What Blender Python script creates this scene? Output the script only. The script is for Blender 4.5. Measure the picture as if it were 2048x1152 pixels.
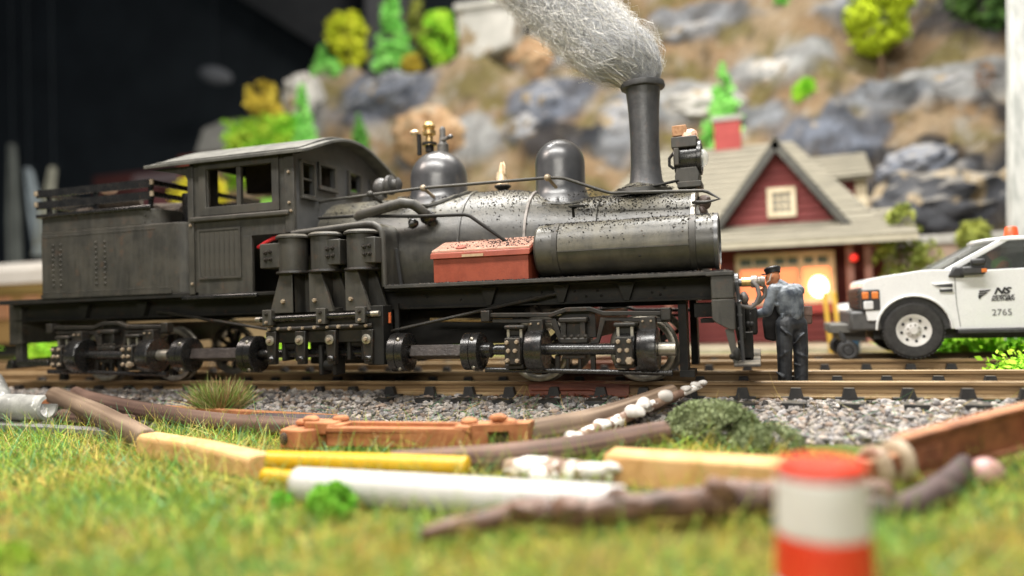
import bpy, bmesh, math, random
import numpy as np
from mathutils import Vector, Matrix, noise as mn
R = math.radians
random.seed(7); rng = np.random.default_rng(11)
for o in list(bpy.data.objects): bpy.data.objects.remove(o)
S = bpy.context.scene; COL = S.collection

# ---------------------------------------------------------------- camera, world, lamps, exposure
cam = bpy.data.objects.new('camera', bpy.data.cameras.new('camera')); COL.objects.link(cam); S.camera = cam
yaw, pitch, roll = R(18.35), R(1.40), R(1.85)
fw = Vector((-math.sin(yaw)*math.cos(pitch), math.cos(yaw)*math.cos(pitch), math.sin(pitch)))
r0 = Vector((math.cos(yaw), math.sin(yaw), 0)); u0 = r0.cross(fw)
rt = r0*math.cos(roll)-u0*math.sin(roll); up = u0*math.cos(roll)+r0*math.sin(roll)
cam.matrix_world = Matrix(((rt.x, up.x, -fw.x, 0), (rt.y, up.y, -fw.y, 0), (rt.z, up.z, -fw.z, 1.03), (0, 0, 0, 1)))
cam.data.sensor_width = 36; cam.data.lens = 1500/2048*36
cam.data.clip_start = .05; cam.data.clip_end = 500
cam.data.dof.use_dof = True; cam.data.dof.focus_distance = 9.75; cam.data.dof.aperture_fstop = cam.data.lens/1000/.175
W = bpy.data.worlds.new('World'); S.world = W; W.use_nodes = True
W.node_tree.nodes['Background'].inputs[0].default_value = (.80, .86, .95, 1)
W.node_tree.nodes['Background'].inputs[1].default_value = .10
S.view_settings.view_transform = 'Standard'; S.view_settings.look = 'None'; S.view_settings.exposure = 0.27

def lamp(name, loc, target, sx, sy, power, col):
    l = bpy.data.lights.new(name, 'AREA'); l.shape = 'RECTANGLE'; l.size = sx; l.size_y = sy; l.energy = power; l.color = col
    o = bpy.data.objects.new(name, l); COL.objects.link(o); o.location = loc
    o.rotation_euler = (Vector(target)-Vector(loc)).to_track_quat('-Z', 'Y').to_euler(); return o
lamp('room_light', (-4, 2.0, 17), (-4, 10, 0), 16, 2.2, 4300, (1, .97, .92))
lamp('room_light', (-2, 13.5, 19), (-2, 13.5, 0), 20, 1.8, 7000, (1, .98, .94))
lamp('room_light', (-1, 24, 34), (-2, 33, 8), 24, 4, 12500, (1, .96, .90))
lamp('room_light', (-16, 4, 15), (-6, 10.5, 2), 4, 4, 1500, (1, .86, .76))
lamp('room_light', (0, -9, 7.5), (-3, 9.5, 1), 13, 3, 1600, (1, .95, .86))  # low front light added like a window, not on the ceiling

# ---------------------------------------------------------------- mesh helpers
ORG = {}
def tag(o, label=None, cat=None, group=None, kind=None):
    if label: o['label'] = label
    if cat: o['category'] = cat
    if group: o['group'] = group
    if kind: o['kind'] = kind
    return o
def thing(name, label, cat, loc=(0, 0, 0), group=None):
    o = bpy.data.objects.new(name, None); COL.objects.link(o); o.location = loc; o.empty_display_size = .1
    ORG[o] = Vector(loc); return tag(o, label, cat, group)
def frame_of(d):
    d = Vector(d).normalized(); a = Vector((0, 0, 1)) if abs(d.z) < .9 else Vector((1, 0, 0))
    u = d.cross(a).normalized(); return u, u.cross(d).normalized()*-1
class MB:
    def __init__(s): s.v = []; s.f = []
    def add(s, vs, fs):
        n = len(s.v); s.v += [tuple(v) for v in vs]; s.f += [tuple(i+n for i in f) for f in fs]; return s
    def bx(s, x0, x1, y0, y1, z0, z1):
        return s.add([(x0,y0,z0),(x1,y0,z0),(x1,y1,z0),(x0,y1,z0),(x0,y0,z1),(x1,y0,z1),(x1,y1,z1),(x0,y1,z1)],
                     [(0,3,2,1),(4,5,6,7),(0,1,5,4),(1,2,6,5),(2,3,7,6),(3,0,4,7)])
    def bar(s, p, q, w, h, upv=(0, 0, 1)):
        p, q = Vector(p), Vector(q); d = (q-p).normalized(); u = d.cross(Vector(upv)).normalized(); v = u.cross(d)
        vs = [b+u*a*w/2+v*c*h/2 for b in (p, q) for a, c in ((-1,-1),(1,-1),(1,1),(-1,1))]
        return s.add(vs, [(0,3,2,1),(4,5,6,7),(0,1,5,4),(1,2,6,5),(2,3,7,6),(3,0,4,7)])
    def tube(s, pts, r, n=10, cap=True):
        pts = [Vector(p) for p in pts]; m = len(pts); rs = r if isinstance(r, (list, tuple)) else [r]*m
        vs = []; u = None
        for i, p in enumerate(pts):
            d = (pts[min(i+1, m-1)]-pts[max(i-1, 0)]).normalized()
            if u is None: u, _ = frame_of(d)
            u = (u-d*u.dot(d)).normalized(); w = d.cross(u)
            for k in range(n):
                a = 2*math.pi*k/n; vs.append(p+(u*math.cos(a)+w*math.sin(a))*rs[i])
        fs = [(i*n+k, i*n+(k+1) % n, (i+1)*n+(k+1) % n, (i+1)*n+k) for i in range(m-1) for k in range(n)]
        if cap: fs += [tuple(range(n-1, -1, -1)), tuple((m-1)*n+k for k in range(n))]
        return s.add(vs, fs)
    def lathe(s, o, ax, prof, n=24, a0=0., a1=2*math.pi):
        o, ax = Vector(o), Vector(ax).normalized(); u, w = frame_of(ax); full = abs(a1-a0-2*math.pi) < 1e-6
        k = n if full else n+1; vs = []
        for r, h in prof:
            for i in range(k):
                a = a0+(a1-a0)*i/n; vs.append(o+ax*h+(u*math.cos(a)+w*math.sin(a))*max(r, 1e-4))
        fs = [(j*k+i, j*k+(i+1) % k, (j+1)*k+(i+1) % k, (j+1)*k+i) for j in range(len(prof)-1) for i in range(n)]
        return s.add(vs, fs)
    def prism(s, poly, y0, y1, ax='y'):
        f = {'y': lambda a, b, t: (a, t, b), 'x': lambda a, b, t: (t, a, b), 'z': lambda a, b, t: (a, b, t)}[ax]; n = len(poly)
        return s.add([f(a, b, y0) for a, b in poly]+[f(a, b, y1) for a, b in poly],
                     [tuple(range(n)), tuple(range(2*n-1, n-1, -1))]+[(i, i+n, (i+1) % n+n, (i+1) % n) for i in range(n)])
    def ball(s, c, r, nu=14, nv=9, rot=None):
        r = r if isinstance(r, (tuple, list)) else (r, r, r); c = Vector(c); vs = []
        for j in range(nv+1):
            t = math.pi*j/nv
            for i in range(nu):
                a = 2*math.pi*i/nu; p = Vector((r[0]*max(math.sin(t), 1e-3)*math.cos(a), r[1]*max(math.sin(t), 1e-3)*math.sin(a), r[2]*math.cos(t)))
                vs.append(c+(rot @ p if rot else p))
        return s.add(vs, [(j*nu+i, (j+1)*nu+i, (j+1)*nu+(i+1) % nu, j*nu+(i+1) % nu) for j in range(nv) for i in range(nu)])
    def capsule(s, p, q, ra, rb=None, n=12):
        p, q = Vector(p), Vector(q); rb = ra if rb is None else rb; d = (q-p).normalized()
        pts = [p-d*ra*c for c in (.97, .75, .4)]+[p, q]+[q+d*rb*c for c in (.4, .75, .97)]
        return s.tube(pts, [ra*.25, ra*.66, ra*.92, ra, rb, rb*.92, rb*.66, rb*.25], n)
    def holes(s, axis, c0, c1, u0, u1, v0, v1, hs):
        us = sorted({u0, u1, *[h[0] for h in hs], *[h[1] for h in hs]}); vs = sorted({v0, v1, *[h[2] for h in hs], *[h[3] for h in hs]})
        P = (lambda u, v, c: (u, c, v)) if axis == 'y' else (lambda u, v, c: (c, u, v))
        for i in range(len(us)-1):
            for j in range(len(vs)-1):
                a, b, c, d = us[i], us[i+1], vs[j], vs[j+1]; m, n = (a+b)/2, (c+d)/2
                if any(h[0] < m < h[1] and h[2] < n < h[3] for h in hs): continue
                for t in (c0, c1): s.add([P(a,c,t), P(b,c,t), P(b,d,t), P(a,d,t)], [(0,1,2,3)])
        for a, b, c, d in list(hs)+[(u0, u1, v0, v1)]:
            q = [(a,c),(b,c),(b,d),(a,d)]
            for k in range(4):
                (e, g), (h, l) = q[k], q[(k+1) % 4]; s.add([P(e,g,c0), P(h,l,c0), P(h,l,c1), P(e,g,c1)], [(0,1,2,3)])
        return s
    def frame(s, axis, c0, c1, u0, u1, v0, v1, t):
        return s.holes(axis, c0, c1, u0, u1, v0, v1, [(u0+t, u1-t, v0+t, v1-t)])
    def rough(s, amt, freq, seed=0.):
        o = []
        for v in s.v:
            p = Vector(v); q = p*freq+Vector((seed, seed*1.7, seed*.3)); o.append(tuple(p+mn.noise_vector(q)*amt))
        s.v = o; return s
    def build(s, name, mat, parent=None, bevel=0, ang=38, weld=True, kind=None, sub=0):
        org = ORG[parent] if parent is not None else Vector((0, 0, 0))
        me = bpy.data.meshes.new(name); me.from_pydata([Vector(v)-org for v in s.v], [], s.f)
        if weld:
            b = bmesh.new(); b.from_mesh(me); bmesh.ops.remove_doubles(b, verts=b.verts, dist=1e-5)
            bmesh.ops.recalc_face_normals(b, faces=b.faces); b.to_mesh(me); b.free()
        me.materials.append(mat)
        me.polygons.foreach_set('use_smooth', [True]*len(me.polygons)); me.set_sharp_from_angle(angle=R(ang))
        o = bpy.data.objects.new(name, me); COL.objects.link(o)
        if parent is not None: o.parent = parent
        ORG[o] = org
        if bevel:
            m = o.modifiers.new('bevel', 'BEVEL'); m.width = bevel; m.segments = 2; m.limit_method = 'ANGLE'; m.angle_limit = R(40)
        if sub: m = o.modifiers.new('sub', 'SUBSURF'); m.levels = m.render_levels = sub
        if kind: o['kind'] = kind
        return o
def inst(src, parent, loc, rot=None, sc=None, name=None):
    o = src.copy(); COL.objects.link(o); o.parent = parent
    if name: o.name = name
    o.location = Vector(loc)-ORG[parent]
    if rot: o.rotation_euler = rot
    if sc: o.scale = sc if isinstance(sc, tuple) else (sc,)*3
    ORG[o] = ORG[parent]; return o
def unit(name, mb, mat, bevel=0):              # a shared mesh for alike pieces; its first copy is linked by the first place() call
    me = bpy.data.meshes.new(name); me.from_pydata(mb.v, [], mb.f); b = bmesh.new(); b.from_mesh(me)
    bmesh.ops.remove_doubles(b, verts=b.verts, dist=1e-5); bmesh.ops.recalc_face_normals(b, faces=b.faces); b.to_mesh(me); b.free()
    me.materials.append(mat); me.polygons.foreach_set('use_smooth', [True]*len(me.polygons)); me.set_sharp_from_angle(angle=R(38)); return me
def place(me, name, parent, loc, rot=None, sc=None):
    o = bpy.data.objects.new(name, me); COL.objects.link(o)
    if parent is not None: o.parent = parent
    o.location = Vector(loc)-(ORG[parent] if parent is not None else Vector((0, 0, 0)))
    if rot: o.rotation_euler = rot
    if sc: o.scale = sc if isinstance(sc, tuple) else (sc,)*3
    return o
def npmesh(name, V, F, mat, parent=None, tint=None, kind=None, smooth=False):
    me = bpy.data.meshes.new(name); org = np.array(ORG[parent] if parent is not None else (0, 0, 0), float)
    V = np.asarray(V, float)-org; k = F.shape[1]
    me.vertices.add(len(V)); me.vertices.foreach_set('co', V.ravel()); me.loops.add(F.size); me.loops.foreach_set('vertex_index', F.ravel().astype(np.int32))
    me.polygons.add(len(F)); me.polygons.foreach_set('loop_start', np.arange(0, F.size, k, dtype=np.int32))
    me.update(calc_edges=True); me.validate()
    if tint is not None:
        a = me.color_attributes.new('tint', 'FLOAT_COLOR', 'POINT'); c = np.ones((len(V), 4)); c[:, :3] = tint; a.data.foreach_set('color', c.ravel())
    me.polygons.foreach_set('use_smooth', np.full(len(me.polygons), smooth)); me.materials.append(mat)
    o = bpy.data.objects.new(name, me); COL.objects.link(o)
    if parent is not None: o.parent = parent
    if kind: o['kind'] = kind
    ORG[o] = Vector(org); return o
_ico = bmesh.new(); bmesh.ops.create_icosphere(_ico, subdivisions=1, radius=1.); ICV = np.array([v.co[:] for v in _ico.verts]); ICF = np.array([[v.index for v in f.verts] for f in _ico.faces]); _ico.free()
def stones(P, size, squash=.75, jit=.32):
    n = len(P); size = np.broadcast_to(size, (n,)); q = rng.normal(size=(n, 4)); q /= np.linalg.norm(q, axis=1)[:, None]; w, x, y, z = q.T
    M = np.stack([1-2*(y*y+z*z), 2*(x*y-z*w), 2*(x*z+y*w), 2*(x*y+z*w), 1-2*(x*x+z*z), 2*(y*z-x*w), 2*(x*z-y*w), 2*(y*z+x*w), 1-2*(x*x+y*y)], 1).reshape(n, 3, 3)
    base = ICV[None]*(1+rng.uniform(-jit, jit, (n, 12, 1)))*np.stack([rng.uniform(.8, 1.3, n), rng.uniform(.7, 1.1, n), rng.uniform(.5, .95, n)], 1)[:, None]
    V = np.einsum('nij,nkj->nki', M, base)*size[:, None, None]; V[..., 2] *= squash; V += np.asarray(P)[:, None]
    F = ICF[None]+np.arange(n)[:, None, None]*12; return V.reshape(-1, 3), F.reshape(-1, 3)
def blades(P, D, L, w, bend, seg=3):            # curved ribbons: roots P, directions D, lengths L
    n = len(P); L = np.broadcast_to(L, (n,)); w = np.broadcast_to(w, (n,)); D = D/np.linalg.norm(D, axis=1)[:, None]
    side = np.cross(D, rng.normal(size=(n, 3))); side /= np.linalg.norm(side, axis=1)[:, None]+1e-9; b = np.cross(D, side)*bend*rng.normal(size=(n, 1))
    rows = []
    for i in range(seg+1):
        t = i/seg; c = P+D*(L*t)[:, None]+b*(L*t*t)[:, None]; ww = (w*(1-t*.75))[:, None]
        rows += [c-side*ww, c+side*ww]
    V = np.stack(rows, 1); k = 2*(seg+1); F = np.array([[2*i, 2*i+1, 2*i+3, 2*i+2] for i in range(seg)])
    return V.reshape(-1, 3), (F[None]+np.arange(n)[:, None, None]*k).reshape(-1, 4), k

# ---------------------------------------------------------------- materials
def nodes(m): m.use_nodes = True; nt = m.node_tree; return nt, nt.nodes, nt.links, nt.nodes['Principled BSDF']
def mix(nt, f, a, b, mode='MIX'):
    n = nt.nodes.new('ShaderNodeMix'); n.data_type = 'RGBA'; n.blend_type = mode
    for sock, val in ((n.inputs[0], f), (n.inputs[6], a), (n.inputs[7], b)):
        if hasattr(val, 'is_output'): nt.links.new(val, sock)
        else: sock.default_value = val if isinstance(val, (int, float)) else (*val, 1)
    return n.outputs[2]
def math_(nt, op, a, b=0.):
    n = nt.nodes.new('ShaderNodeMath'); n.operation = op; n.use_clamp = op not in ('SINE',)
    for sock, val in ((n.inputs[0], a), (n.inputs[1], b)):
        if hasattr(val, 'is_output'): nt.links.new(val, sock)
        else: sock.default_value = val
    return n.outputs[0]
def ramp(nt, x, a, b):
    n = nt.nodes.new('ShaderNodeMapRange'); n.interpolation_type = 'SMOOTHSTEP'; n.inputs[1].default_value = a; n.inputs[2].default_value = b; nt.links.new(x, n.inputs[0]); return n.outputs[0]
def nz(nt, scale, detail=4, rough=.55, stretch=None, off=0., dist=0.):
    tc = nt.nodes.new('ShaderNodeTexCoord'); n = nt.nodes.new('ShaderNodeTexNoise'); n.inputs['Scale'].default_value = scale; n.inputs['Detail'].default_value = detail
    n.inputs['Roughness'].default_value = rough; n.inputs['Distortion'].default_value = dist; mp = nt.nodes.new('ShaderNodeMapping'); mp.inputs[1].default_value = (off, off*1.3, off*.7)
    if stretch: mp.inputs[3].default_value = stretch
    nt.links.new(tc.outputs['Object'], mp.inputs[0]); nt.links.new(mp.outputs[0], n.inputs[0]); return n.outputs[0]
def bump(nt, h, st, dist=.02):
    b = nt.nodes.new('ShaderNodeBump'); b.inputs['Strength'].default_value = st; b.inputs['Distance'].default_value = dist; nt.links.new(h, b.inputs['Height']); nt.links.new(b.outputs[0], nt.nodes['Principled BSDF'].inputs['Normal'])
def topness(nt, a=.35, b=.95):
    g = nt.nodes.new('ShaderNodeNewGeometry'); s = nt.nodes.new('ShaderNodeSeparateXYZ'); nt.links.new(g.outputs['Normal'], s.inputs[0]); return ramp(nt, s.outputs[2], a, b)
_seed = [0.]
def M(name, c1, c2=None, scale=4., rough=.6, metal=0., st=.15, fine=60., stretch=None, spec=.5, dust_light=0., dust_light_col=(.30, .26, .19), specks=0., rust=0., patch=None, patchc=(1, 1, 1), coat=0., streak=0.):
    m = bpy.data.materials.new(name); nt, N, L, b = nodes(m); _seed[0] += 3.7
    c2 = c2 or tuple(min(1, c*1.5+.004) for c in c1)
    col = mix(nt, ramp(nt, nz(nt, scale, 5, .6, stretch, _seed[0]), .32, .68), c1, c2)
    f = nz(nt, fine, 3, .6, stretch, _seed[0]+1)
    col = mix(nt, math_(nt, 'MULTIPLY', f, .35), col, tuple(c*.45 for c in c1))
    if streak: col = mix(nt, math_(nt, 'MULTIPLY', ramp(nt, nz(nt, 6, 5, .7, (2.2, 2.2, .22), _seed[0]+9), .45, .72), streak), col, tuple(min(1, c*1.9+.006) for c in c1)); col = mix(nt, math_(nt, 'MULTIPLY', ramp(nt, nz(nt, 5, 5, .7, (2.6, 2.6, .3), _seed[0]+12), .52, .75), streak), col, tuple(c*.4 for c in c1))
    if rust: col = mix(nt, math_(nt, 'MULTIPLY', ramp(nt, nz(nt, scale*2.3, 6, .7, None, _seed[0]+5), .56, .7), rust), col, (.13, .055, .025))
    if patch: col = mix(nt, ramp(nt, nz(nt, patch[0], 4, .6, None, _seed[0]+8), patch[1], patch[1]+.04), col, patchc)
    if dust_light: col = mix(nt, math_(nt, 'MULTIPLY', math_(nt, 'MULTIPLY', topness(nt), ramp(nt, nz(nt, 5, 6, .65, None, _seed[0]+2), .3, .6)), dust_light), col, dust_light_col)  # tints up-facing faces: dust, and painted highlights on the workman's clothes
    if specks:
        sp = math_(nt, 'MULTIPLY', ramp(nt, nz(nt, 42, 2, .5, None, _seed[0]+3), .58, .63), math_(nt, 'MULTIPLY', topness(nt, -.1, .5), ramp(nt, nz(nt, 2.2, 2, .5, None, _seed[0]+4), .35, .55)))
        col = mix(nt, math_(nt, 'MULTIPLY', sp, specks), col, (.012, .012, .012))
    L.new(col, b.inputs['Base Color']); b.inputs['Metallic'].default_value = metal; b.inputs['Specular IOR Level'].default_value = spec
    rr = nt.nodes.new('ShaderNodeMapRange'); rr.inputs[3].default_value = max(.05, rough-.12); rr.inputs[4].default_value = min(1, rough+.14); L.new(nz(nt, scale*3, 4, .6, None, _seed[0]+6), rr.inputs[0]); L.new(rr.outputs[0], b.inputs['Roughness'])
    if coat: b.inputs['Coat Weight'].default_value = coat; b.inputs['Coat Roughness'].default_value = .08
    if st: bump(nt, f, st, .015)
    return m
def tinted(name, rough=.8, fine=0., trans=0., var=.25):
    m = bpy.data.materials.new(name); nt, N, L, b = nodes(m); a = N.new('ShaderNodeAttribute'); a.attribute_name = 'tint'; col = a.outputs['Color']
    if fine: col = mix(nt, math_(nt, 'MULTIPLY', nz(nt, fine, 3), var*2), col, (.03, .028, .025))
    L.new(col, b.inputs['Base Color']); b.inputs['Roughness'].default_value = rough; b.inputs['Specular IOR Level'].default_value = .25
    if trans: b.inputs['Subsurface Weight'].default_value = 0
    return m
def glow(name, col, st):
    m = bpy.data.materials.new(name); nt, N, L, b = nodes(m); b.inputs['Base Color'].default_value = (*col, 1); b.inputs['Emission Color'].default_value = (*col, 1); b.inputs['Emission Strength'].default_value = st; return m
def glass(name, col=(.9, .95, .95), rough=.05, alpha=.3):
    m = bpy.data.materials.new(name); nt, N, L, b = nodes(m); b.inputs['Base Color'].default_value = (*col, 1); b.inputs['Roughness'].default_value = rough; b.inputs['Alpha'].default_value = alpha; b.inputs['Specular IOR Level'].default_value = .7; return m

BLK = M('loco black', (.013, .013, .0125), (.022, .021, .019), 3, .6, st=.12, dust_light=.12, rust=.15, spec=.22)
BLR = M('boiler black', (.030, .029, .026), (.066, .061, .048), 3.5, .38, st=.10, dust_light=.30, dust_light_col=(.31, .275, .18), specks=.85, spec=.6, streak=.45)
WRAP = M('dusty wrap', (.060, .056, .045), (.13, .118, .085), 4, .42, st=.12, specks=.9, spec=.5, streak=.4); BAND = M('highlight band', (.16, .14, .125), (.36, .32, .29), 9, .4, st=.2)  # BAND is pale to paint the highlight along one boiler band
DOM = M('dome black', (.045, .046, .050), (.07, .07, .074), 3, .32, st=.04, dust_light=.12, spec=.9)
CAB = M('cab grey black', (.026, .025, .022), (.058, .053, .043), 2.4, .55, st=.16, dust_light=.2, rust=.22, streak=.7)
ROOF = M('roof dusty', (.04, .039, .035), (.09, .088, .075), 4, .75, st=.25, dust_light=.25, dust_light_col=(.32, .31, .27))
GLO = M('oily black', (.009, .009, .009), (.020, .019, .018), 6, .25, st=.14, spec=.7, rust=.1)
TRK = M('truck black', (.015, .0145, .0135), (.030, .026, .022), 6, .42, st=.2, dust_light=.15, rust=.4, spec=.35)
STL = M('worn steel', (.28, .26, .22), (.45, .42, .36), 14, .38, metal=.75, st=.1)
BRS = M('old brass', (.55, .36, .15), (.70, .52, .26), 20, .35, metal=.85, st=.1)
BRW = M('pale brass', (.72, .50, .30), (.85, .70, .50), 20, .42, metal=.6, st=.1)
BOL = M('bolt tan', (.30, .23, .16), (.46, .38, .28), 20, .45, metal=.3, st=.1)
COP = M('copper chip', (.70, .38, .25), (.88, .66, .52), 12, .5, st=.2)
CRK = M('cork', (.34, .17, .08), (.50, .28, .15), 25, .8, st=.4)
REDW = M('red wire', (.55, .02, .03), (.62, .03, .04), 5, .35, st=0)
BOXR = M('tool box red', (.23, .040, .018), (.30, .060, .028), 5, .5, st=.14, streak=.12)
BOXL = M('tool box lid', (.42, .19, .13), (.55, .31, .22), 10, .7, st=.2, specks=.8, dust_light=.35, dust_light_col=(.55, .36, .27))
LENS = glass('lamp lens', (.85, .87, .86), .04, .35)
INT = M('cab interior brown', (.05, .035, .025), (.08, .06, .045), 4, .7)
RAIL = M('rail tan', (.16, .095, .04), (.37, .245, .12), 3.0, .5, st=.25, stretch=(.25, 3, 9), fine=18, spec=.4, dust_light=.4, dust_light_col=(.42, .33, .20), rust=.25)
RTOP = M('rail red paint', (.13, .032, .015), (.22, .06, .028), 8, .5, st=.3, stretch=(.4, 2, 5))
TIE = M('tie black', (.012, .012, .013), (.028, .026, .025), 8, .55, st=.2, dust_light=.25)
def stain(m):
    nt = m.node_tree; b = nt.nodes['Principled BSDF']; src = b.inputs['Base Color'].links[0].from_socket; tc = nt.nodes.new('ShaderNodeTexCoord'); s = nt.nodes.new('ShaderNodeSeparateXYZ'); nt.links.new(tc.outputs['Object'], s.inputs[0])
    k = math_(nt, 'MULTIPLY', ramp(nt, s.outputs[0], -3.35, -2.85), math_(nt, 'SUBTRACT', 1., ramp(nt, s.outputs[0], -2.0, -1.45))); k = math_(nt, 'MULTIPLY', k, ramp(nt, nz(nt, 5, 5, .7, (.5, 2, 3), 3.3), .25, .55))
    nt.links.new(mix(nt, k, src, (.115, .030, .014)), b.inputs['Base Color'])
stain(RAIL); stain(TIE)
GRAV = tinted('gravel', .85, 45, var=.22)
GRS = tinted('grass fibre', .6)
LEAF = tinted('foliage foam', .85)

# ---------------------------------------------------------------- ground
GP = [(-2, -.60), (5.5, -.58), (7.2, -.52), (8.4, -.46), (8.9, -.38), (9.4, -.28), (9.6, -.26), (12, -.26), (13, -.26), (15.2, -.26), (16.2, -.3), (26, -.25), (70, -.3)]
def zg(y): return float(np.interp(y, [p[0] for p in GP], [p[1] for p in GP]))
gx = np.concatenate([np.linspace(-60, -14, 30), np.linspace(-13.7, 5, 140), np.linspace(5.5, 40, 30)]); gy = np.concatenate([np.linspace(-6, 2.8, 12), np.linspace(3, 16, 150), np.linspace(16.4, 70, 60)])
GX, GY = np.meshgrid(gx, gy); GZ = np.interp(GY, [p[0] for p in GP], [p[1] for p in GP])
GZ = GZ+np.array([mn.fractal(Vector((x*1.3, y*1.3, 0)), 1, 2, 4)*.03 for x, y in zip(GX.ravel(), GY.ravel())]).reshape(GX.shape)*np.where((GY > 9.4) & (GY < 15.4), .3, 1)
nx, ny = len(gx), len(gy); ii = np.arange((ny-1)*nx).reshape(ny-1, nx)[:, :-1].ravel()
def ground_mat():
    m = bpy.data.materials.new('ground'); nt, N, L, b = nodes(m)
    a = mix(nt, ramp(nt, nz(nt, 1.1, 5, .6, None, 1), .4, .6), (.075, .10, .02), (.15, .115, .028)); a = mix(nt, ramp(nt, nz(nt, 2.7, 4, .6, None, 9), .55, .72), a, (.055, .04, .02))
    a = mix(nt, ramp(nt, nz(nt, .8, 3, .6, None, 23), .55, .66), a, (.05, .115, .024))
    g = mix(nt, ramp(nt, nz(nt, 5, 4, .6, None, 4), .4, .6), (.16, .13, .10), (.34, .29, .22))
    tc = N.new('ShaderNodeTexCoord'); s = N.new('ShaderNodeSeparateXYZ'); L.new(tc.outputs['Object'], s.inputs[0])
    k = math_(nt, 'MULTIPLY', ramp(nt, s.outputs[1], 8.0, 8.7), math_(nt, 'SUBTRACT', 1., ramp(nt, s.outputs[1], 15.0, 16.0)))
    L.new(mix(nt, k, a, g), b.inputs['Base Color']); b.inputs['Roughness'].default_value = .95; b.inputs['Specular IOR Level'].default_value = .1; bump(nt, nz(nt, 30, 5), .5, .03); return m
gr = npmesh('ground', np.stack([GX.ravel(), GY.ravel(), GZ.ravel()], 1), np.stack([ii, ii+1, ii+nx+1, ii+nx], 1), ground_mat(), kind='structure', smooth=True)

# gravel
def gravel(name, n, x0, x1, y0, y1, s0, s1, cols, dense=None):
    P = np.stack([rng.uniform(x0, x1, n), rng.uniform(y0, y1, n), np.zeros(n)], 1); P[:, 2] = np.interp(P[:, 1], [p[0] for p in GP], [p[1] for p in GP])+rng.uniform(-.01, .055, n)
    s = rng.uniform(s0, s1, n)*rng.choice([1, 1, 1, 1.35], n); V, F = stones(P, s)
    c = np.array(cols)[rng.integers(0, len(cols), n)]*rng.uniform(.55, 1.3, (n, 1)); return tag(npmesh(name, V, F, GRAV, tint=np.repeat(c, 12, 0), kind='stuff'), None)
GC = [(.37, .34, .31), (.30, .275, .26), (.42, .375, .33), (.25, .235, .23), (.38, .32, .27), (.33, .315, .31), (.16, .15, .145), (.45, .41, .37), (.31, .235, .185)]
g1 = gravel('ballast_gravel', 21000, -14, 4.4, 8.25, 9.72, .022, .05, GC); tag(g1, 'pinkish grey ballast gravel sloping down in front of the near rail', 'gravel')
g3 = gravel('ballast_heap', 3600, -14, -5.2, 9.2, 9.74, .025, .05, GC); g3.location.z = .07; tag(g3, 'ballast gravel heaped against the near rail at the left', 'gravel')
g2 = gravel('track_gravel', 9000, -15, 6, 9.95, 15.3, .022, .05, GC+[(.34, .27, .18), (.42, .33, .2)]); tag(g2, 'tan and grey gravel between the rails of both tracks', 'gravel')

# ---------------------------------------------------------------- tracks
def track(yc, x0, x1, label, seed):
    t = thing('railway_track', label, 'track', (0, yc, 0))
    prof = [(-.10, -.20), (.10, -.20), (.10, -.178), (.028, -.15), (.028, -.062), (.055, -.045), (.055, -.008), (.045, 0), (-.045, 0), (-.055, -.008), (-.055, -.045), (-.028, -.062), (-.028, -.15), (-.10, -.178)]
    for s in (-1, 1):
        MB().prism([(yc+s*.72+a, b) for a, b in prof], x0, x1, 'x').build('rail', RAIL, t, ang=25)
    tm = unit('tie', MB().bx(-.13, .13, -1.25, 1.25, -.33, -.2), TIE); sp = unit('spike', MB().prism([(-.09, -.075), (.09, -.075), (.055, .06), (-.055, .06)], -.045, .045), TIE)
    pl = unit('tie_plate', MB().bx(-.16, .16, -.16, .16, 0, .022), TIE)
    for s in (-1, 1):
        for q in (-.145, .145): MB().bx(-13.6, 5.2, yc+s*.72+q-.03, yc+s*.72+q+.03, -.29, -.212).build('tie_strip', TIE, t)
    n = 0
    for x in np.arange(x0+.2, x1, .603):
        if x < -13.6 or x > 5: continue
        jx = x+random.uniform(-.02, .02); e = place(tm, 'tie', t, (jx, yc+random.uniform(-.03, .03), random.uniform(-.006, .004)), (0, 0, random.uniform(-.02, .02)))
        for s in (-1, 1):
            place(sp, 'spike', t, (jx+random.uniform(-.02, .02), yc+s*.72-.15, -.125)); place(pl, 'tie_plate', t, (jx, yc+s*.72-.03, -.196))
    return t
t1 = track(10.57, -30.0, 9.02, 'near railway track with tan weathered rails carrying the black locomotive', 1)
t2 = track(13.95, -30.0, 12.0, 'second railway track behind the locomotive, under the white pickup truck', 2)
rp = MB()
for xx in np.arange(-3.0, -1.76, .04): pass
rp.prism([(9.80, -.176), (9.742, -.19), (9.738, -.172), (9.785, -.07), (9.79, -.03), (9.80, -.03)], -3.05, -1.68, 'x').rough(.006, 9); rp.build('rust_stain', RTOP, t1)
MB().tube([(-3.0, 9.755, -.105), (-2.2, 9.752, -.10), (-2.05, 9.75, -.12)], .022, 8).build('joint_bar', RTOP, t1)
for i, (cx, n) in enumerate(((-2.3, 160),)):
    P = np.stack([rng.normal(cx, .45, n), rng.uniform(9.62, 9.75, n), rng.uniform(-.21, -.16, n)], 1); V, F = stones(P, rng.uniform(.008, .02, n)); npmesh('rust_flakes', V, F, RTOP, t1, kind='stuff')

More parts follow.
